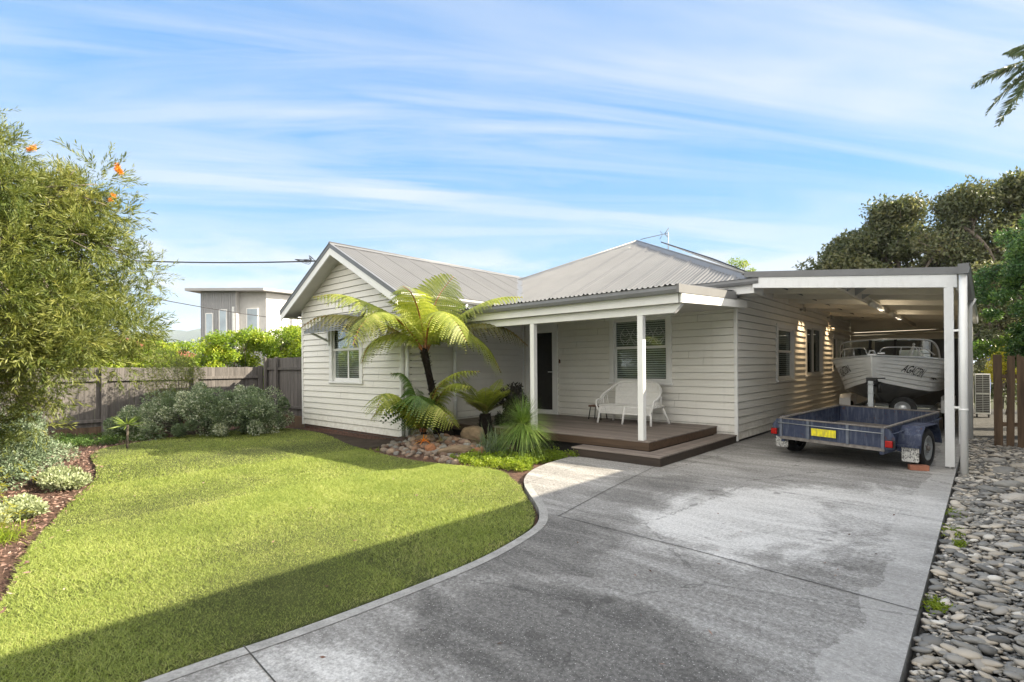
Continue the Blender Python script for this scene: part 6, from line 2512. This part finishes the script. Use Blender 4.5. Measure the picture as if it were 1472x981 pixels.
# yellow feathery grevillea at the very left edge
Q = np.stack([RNG.normal(0, .11, 120), RNG.normal(0, .13, 120), RNG.uniform(.2, 1.0, 120)], 1)
T = unit(rand_dirs(120) + np.array([.3, .2, .35]))
P, D = sprays(Q, T, .20, 26, .7)
ty = thing('yellow_shrub', 'bright yellow feathery leaved shrub at the left edge below the flowering tree', 'shrub', (-2.30, -10.63, -.05))
leaf_object('foliage', P, D, RNG.uniform(.03, .06, len(P)), .006, 'yellowgreen' if 'yellowgreen' in M else 'yellow', ty)
mb = MB()
for k in range(6):
    q = Q[k * 7]
    mb.tube([(0, 0, -.05), (q[0] * .5, q[1] * .5, q[2] * .6), tuple(q)], [.012, .009, .004], 5)
mb.build('stems', 'bark', ty)


# ================================================================== TREES
def tree(name, label, base, trunk_pts, trunk_r, clumps, per, L, W, mat, group=None, cat='tree', limb_r=.05, spray=0, bark='bark', n_limb=14, spread=.9, twig=.3, flowers=None, shell=.2):
    """clumps (x, y, z, r) relative to the base; limbs run from the trunk to the clumps"""
    t = thing(name, label, cat, base, 0, group)
    mb = MB()
    mb.tube(trunk_pts, trunk_r, 10)
    tp = [Vector(p) for p in trunk_pts]
    idx = sorted(range(len(clumps)), key=lambda i: (i * 7919) % 101)[:n_limb]
    for i in idx:
        c = Vector(clumps[i][:3])
        s = tp[random.randrange(max(1, len(tp) // 2), len(tp))]
        mid = s.lerp(c, .5) + Vector((random.uniform(-.1, .1), random.uniform(-.1, .1), random.uniform(0, .15))) * (c - s).length
        pts = smooth_line([tuple(s), tuple(mid), tuple(c)], 4)
        k = len(pts)
        mb.tube(pts, [limb_r * (1 - .85 * j / (k - 1)) for j in range(k)], 6)
        for q in range(3):
            e = c + Vector(tuple(rand_dirs(1)[0])) * clumps[i][3] * .9
            mb.tube([tuple(mid.lerp(c, .5)), tuple(e)], [limb_r * .35, limb_r * .1], 4)
    mb.build('trunk', bark, t)
    cl = RNG.random(len(clumps))
    if spray:
        Q = clump_points([c[:3] for c in clumps], [c[3] for c in clumps], per, 1, shell)
        cen = np.repeat(np.array([c[:3] for c in clumps]), per, 0)
        T = unit((Q - cen) / (np.linalg.norm(Q - cen, axis=1, keepdims=True) + .01) + rand_dirs(len(Q)) * .7 + np.array([0, 0, .12]))
        P, D = sprays(Q, T, twig * RNG.uniform(.6, 1.2, len(Q)), spray, spread)
        rnd = np.clip(.45 * RNG.random(len(P)) + .30 * np.repeat(RNG.random(len(Q)), spray) + .25 * np.repeat(np.repeat(cl, per), spray), 0, 1)
    else:
        P = clump_points([c[:3] for c in clumps], [c[3] for c in clumps], per, .8, shell)
        D = unit(rand_dirs(len(P)) + np.array([0, 0, .1]))
        rnd = np.clip(.55 * RNG.random(len(P)) + .45 * np.repeat(cl, per), 0, 1)
    leaf_object('crown', P, D, RNG.uniform(L * .7, L * 1.25, len(P)), RNG.uniform(W * .7, W * 1.2, len(P)), mat, t, rnd)
    if flowers:
        for (x, y, z) in flowers[0]:
            k = 170
            ax = unit(np.array([[random.uniform(-.5, .5), random.uniform(-.5, .5), random.uniform(.2, .9)]]))[0]
            u = RNG.uniform(0, .12, k)
            Pf = np.array([x, y, z]) + ax * u[:, None]
            Df = rand_dirs(k)
            Df = unit(Df - (Df @ ax)[:, None] * ax * .6)
            leaf_object('flower', Pf, Df, RNG.uniform(.02, .05, k), .008, flowers[1], t)
    return t


# flowering grevillea at the left
rg = random.Random(5)
gv = []
gb = (-5.75, -10.55, -.05)
for i in range(290):
    while True:
        x, y, z = rg.uniform(-2.1, 2.1), rg.uniform(-2.1, 1.9), rg.uniform(.75, 4.75)
        k = (z - 2.4) / 2.35
        rad = (2.0 if z > 1.7 else 1.2) * math.sqrt(max(0, 1 - k * k)) * (1.0 + .12 * math.sin(z * 3 + x * 2))
        if x * x + y * y < rad * rad and (x * x + y * y > (rad * .35) ** 2 or z > 3.7):
            break
    rs_ = rg.uniform(.88, 1.14)
    gv.append((x * rs_, y * rs_, z, rg.uniform(.13, .30)))
fl = []
for i in range(22):
    z = rg.uniform(3.2, 4.75) if i > 14 else rg.uniform(4.1, 4.9)
    k = (z - 2.4) / 2.35
    a = rg.uniform(-.75, 1.35)
    # sit each flower on the outermost leaf clump in that direction
    q = max(gv, key=lambda c: c[0] * math.cos(a) + c[1] * math.sin(a) - 2.2 * abs(c[2] - z))
    fl.append((q[0] + math.cos(a) * q[3] * .9, q[1] + math.sin(a) * q[3] * .9, q[2] + q[3] * .6))
tree('grevillea_tree', 'large flowering tree with fine needle leaves and orange blossoms at the left', gb, [(0, 0, 0), (.05, .02, .6), (-.05, .1, 1.3), (.1, .05, 2.2), (.05, .1, 3.2), (.1, .1, 4.0)], [.13, .11, .09, .07, .04, .02],
     gv, 46, .075, .0115, 'grev', None, 'tree', .035, 22, 'palebark', 130, .70, .30, (fl, 'orange'), .25)

# neighbours' bright hedge behind the fences, one plant after another
for i in range(9):
    y = -11.2 + i * 1.42
    hh = (2.6, 2.6, 2.5, 2.45, 2.6, 3.05, 3.25, 3.35, 3.4)[i]
    tree('hedge_bush', ('farthest bright green hedge bush where the hedge meets the white house', 'hedge bush left of the one against the white house', 'tall bright hedge bush in front of the two storey house',
                        'hedge bush below the left wall of the two storey house', 'rounded hedge bush between the two storey house and the hills', 'hedge bush directly below the distant hills',
                        'hedge bush right of the flowering tree, by the red roof', 'hedge bush half hidden behind the flowering tree', 'hedge bush behind the trunk of the flowering tree')[8 - i],
         (-14.7, y, -.2), [(0, 0, 0), (0, 0, .8), (.05, 0, 1.5)], [.05, .04, .02],
         [(rg.uniform(-.62, .62), rg.uniform(-.85, .85), rg.uniform(.9, hh - .15 + .10 * math.sin(i * 2.1 + k)), rg.uniform(.22, .34)) for k in range(52)], 300, .085, .045, 'hedge', 'bushes of the neighbours\' hedge', 'hedge', .02, 0, 'bark', 12)
for i in range(2):
    tree('hedge_bush', ('bright green hedge bush just beyond the fence corner', 'bright green hedge bush behind the fence beside the house corner')[i],
         (-12.9 + i * 1.5, -2.3 + .3 * i, -.2), [(0, 0, 0), (0, 0, .8), (.05, 0, 1.6)], [.05, .04, .02],
         [(rg.uniform(-.8, .8), rg.uniform(-.55, .55), rg.uniform(1.2, 2.95), rg.uniform(.22, .34)) for k in range(52)], 300, .085, .045, 'hedge', 'bushes of the neighbours\' hedge', 'hedge', .02, 0, 'bark', 12)
tree('red_tree', 'small red leaved tree top beside the distant hills', (-35.2, -1.6, -.6), [(0, 0, 0), (0, 0, 3.0)], [.12, .06], [(rg.uniform(-1, 1), rg.uniform(-1, 1), rg.uniform(2.6, 3.9), .4) for k in range(12)], 90, .22, .12, 'dkgreen', None, 'tree', .05, 0)


def bigtree(label, base, h, rx, ry, z0, n, per, L, mat, seed, lean=0.0, group='trees beyond the carport', limb=.12, r0=.55, r1=1.05):
    rg = random.Random(seed)
    cl = []
    while len(cl) < n:
        a, q = rg.uniform(0, 6.283), rg.uniform(.25, 1)
        z = rg.uniform(z0, h - .6)
        k = (z - z0) / (h - z0)
        rad = math.sqrt(max(.03, 1 - (k * 1.0) ** 2.2)) * (.72 + .28 * math.sin(k * 3.1 + .5)) * (1 + .16 * math.sin(a * 3 + seed))
        cl.append((math.cos(a) * q * rx * rad + lean * k, math.sin(a) * q * ry * rad, z, rg.uniform(r0, r1)))
    tree('tree', label, base, [(0, 0, 0), (.1, 0, h * .25), (lean * .3, .1, h * .5), (lean * .6, 0, h * .8)], [h * .016, h * .013, h * .009, h * .003], cl, per, L, L * .5, mat, group, 'tree', limb, 0, 'bark', min(n, 34), shell=.1)


bigtree('dense dark round tree crown just left of the others above the carport roof', (-1.7, 21.5, -.2), 8.8, 1.9, 2.0, 3.5, 60, 380, .22, 'gum', 3)
bigtree('olive brown spreading tree above the middle of the carport roof', (.55, 22.5, -.2), 10.3, 2.5, 2.4, 3.0, 90, 400, .20, 'gum', 8, -.2)
bigtree('tall thin crowned olive tree above the carport corner', (2.75, 21.0, -.2), 10.1, 2.3, 2.3, 2.6, 84, 380, .18, 'gum', 14, .2)
bigtree('tallest olive tree at the right edge beyond the carport', (4.9, 22.5, -.2), 10.5, 2.6, 2.5, 2.6, 96, 380, .22, 'gum', 19)
bigtree('dense glossy blue green tree rising over the picket fence at the right edge', (4.85, 7.7, -.2), 6.0, 1.35, 1.5, 1.7, 125, 420, .085, 'dkgreen', 5, 0, None, .05, .20, .36)
bigtree('small yellow leaved bush glowing in the sun behind the picket fence', (4.15, 11.5, -.2), 2.8, .5, .8, 1.2, 22, 260, .09, 'yellow', 6, 0, None, .03, .16, .28)
bigtree('dark dense bush filling the gap behind the air conditioner', (4.1, 16.5, -.2), 6.0, 1.6, 1.4, .3, 70, 240, .13, 'gum', 9, 0, None, .05, .3, .5)
bigtree('tiny green tree top peeking over the roof beside the solar panels', (-7.9, 24.0, -.2), 8.9, 1.0, 1.0, 6.5, 14, 200, .13, 'hedge', 31, 0, None, .06, .3, .5)


# palm at the right edge: crown high above, only some fronds enter the picture
def palm():
    t = thing('palm_tree', 'tall palm whose crown just enters at the right edge of the sky', 'palm', (5.30, 13.2, -.2))
    H = 11.45
    mb = MB()
    mb.tube([(0, 0, 0), (.05, 0, H * .5), (0, 0, H)], [.17, .13, .11], 12)
    mb.build('trunk', 'bark', t)
    specs = [(3.05, .35, 2.3), (3.55, .15, 2.2), (2.65, .9, 2.1), (2.2, .4, 2.2), (4.2, .4, 2.2), (4.9, .6, 2.2), (5.6, .3, 2.2), (.3, .6, 2.2), (1.0, .4, 2.2), (1.6, .7, 2.2), (3.3, -.35, 1.9), (3.9, -.6, 1.8), (2.7, -.5, 1.8)]
    for i, (az, el, L) in enumerate(specs):
        dx, dy = math.cos(az), math.sin(az)
        pts = []
        for u in (0, .25, .5, .75, 1):
            pts.append((dx * L * u * math.cos(el) * (1 - .12 * u), dy * L * u * math.cos(el) * (1 - .12 * u), H + L * (u * math.sin(el) - .40 * u * u)))
        C = smooth_line(pts, 5)
        k = len(C)
        Cn = np.array(C)
        n = 60
        u = RNG.uniform(.12, 1, n * 2)
        P = np.stack([np.interp(u, np.linspace(0, 1, k), Cn[:, j]) for j in range(3)], 1)
        tg = np.array([dx, dy, 0])
        sd = np.array([-dy, dx, 0])
        sg = np.where(np.arange(n * 2) % 2, 1, -1)[:, None]
        D = unit(sd[None] * sg + tg[None] * .6 + np.array([0, 0, -.55]) + RNG.normal(0, .15, (n * 2, 3)))
        fo = leaf_object('frond', P, D, RNG.uniform(.35, .55, n * 2) * np.sin(np.pi * np.clip(u * .85 + .12, 0, 1)) ** .5, .045, 'palm', t)
        mb = MB()
        mb.tube(C, [.022 * (1 - .8 * j / (k - 1)) for j in range(k)], 5)
        mb.build('stem', 'stipegreen', fo)


palm()


# ================================================================== AIR
def haze():
    mb = MB()
    mb.box(-5200, 5200, -5200, 5200, -1.5, 260)
    o = mb.build('haze', 'haze')
    o['kind'] = 'stuff'
    o['label'] = 'thin pale haze that fades the distant hills'
    o['category'] = 'haze'


m_, k_ = new_mat('haze_volume')
v_ = k_.n('ShaderNodeVolumePrincipled')
v_.inputs['Color'].default_value = (.78, .86, .98, 1)
v_.inputs['Density'].default_value = .00015
k_.l(v_.outputs[0], k_.out.inputs['Volume'])
M['haze'] = m_
haze()
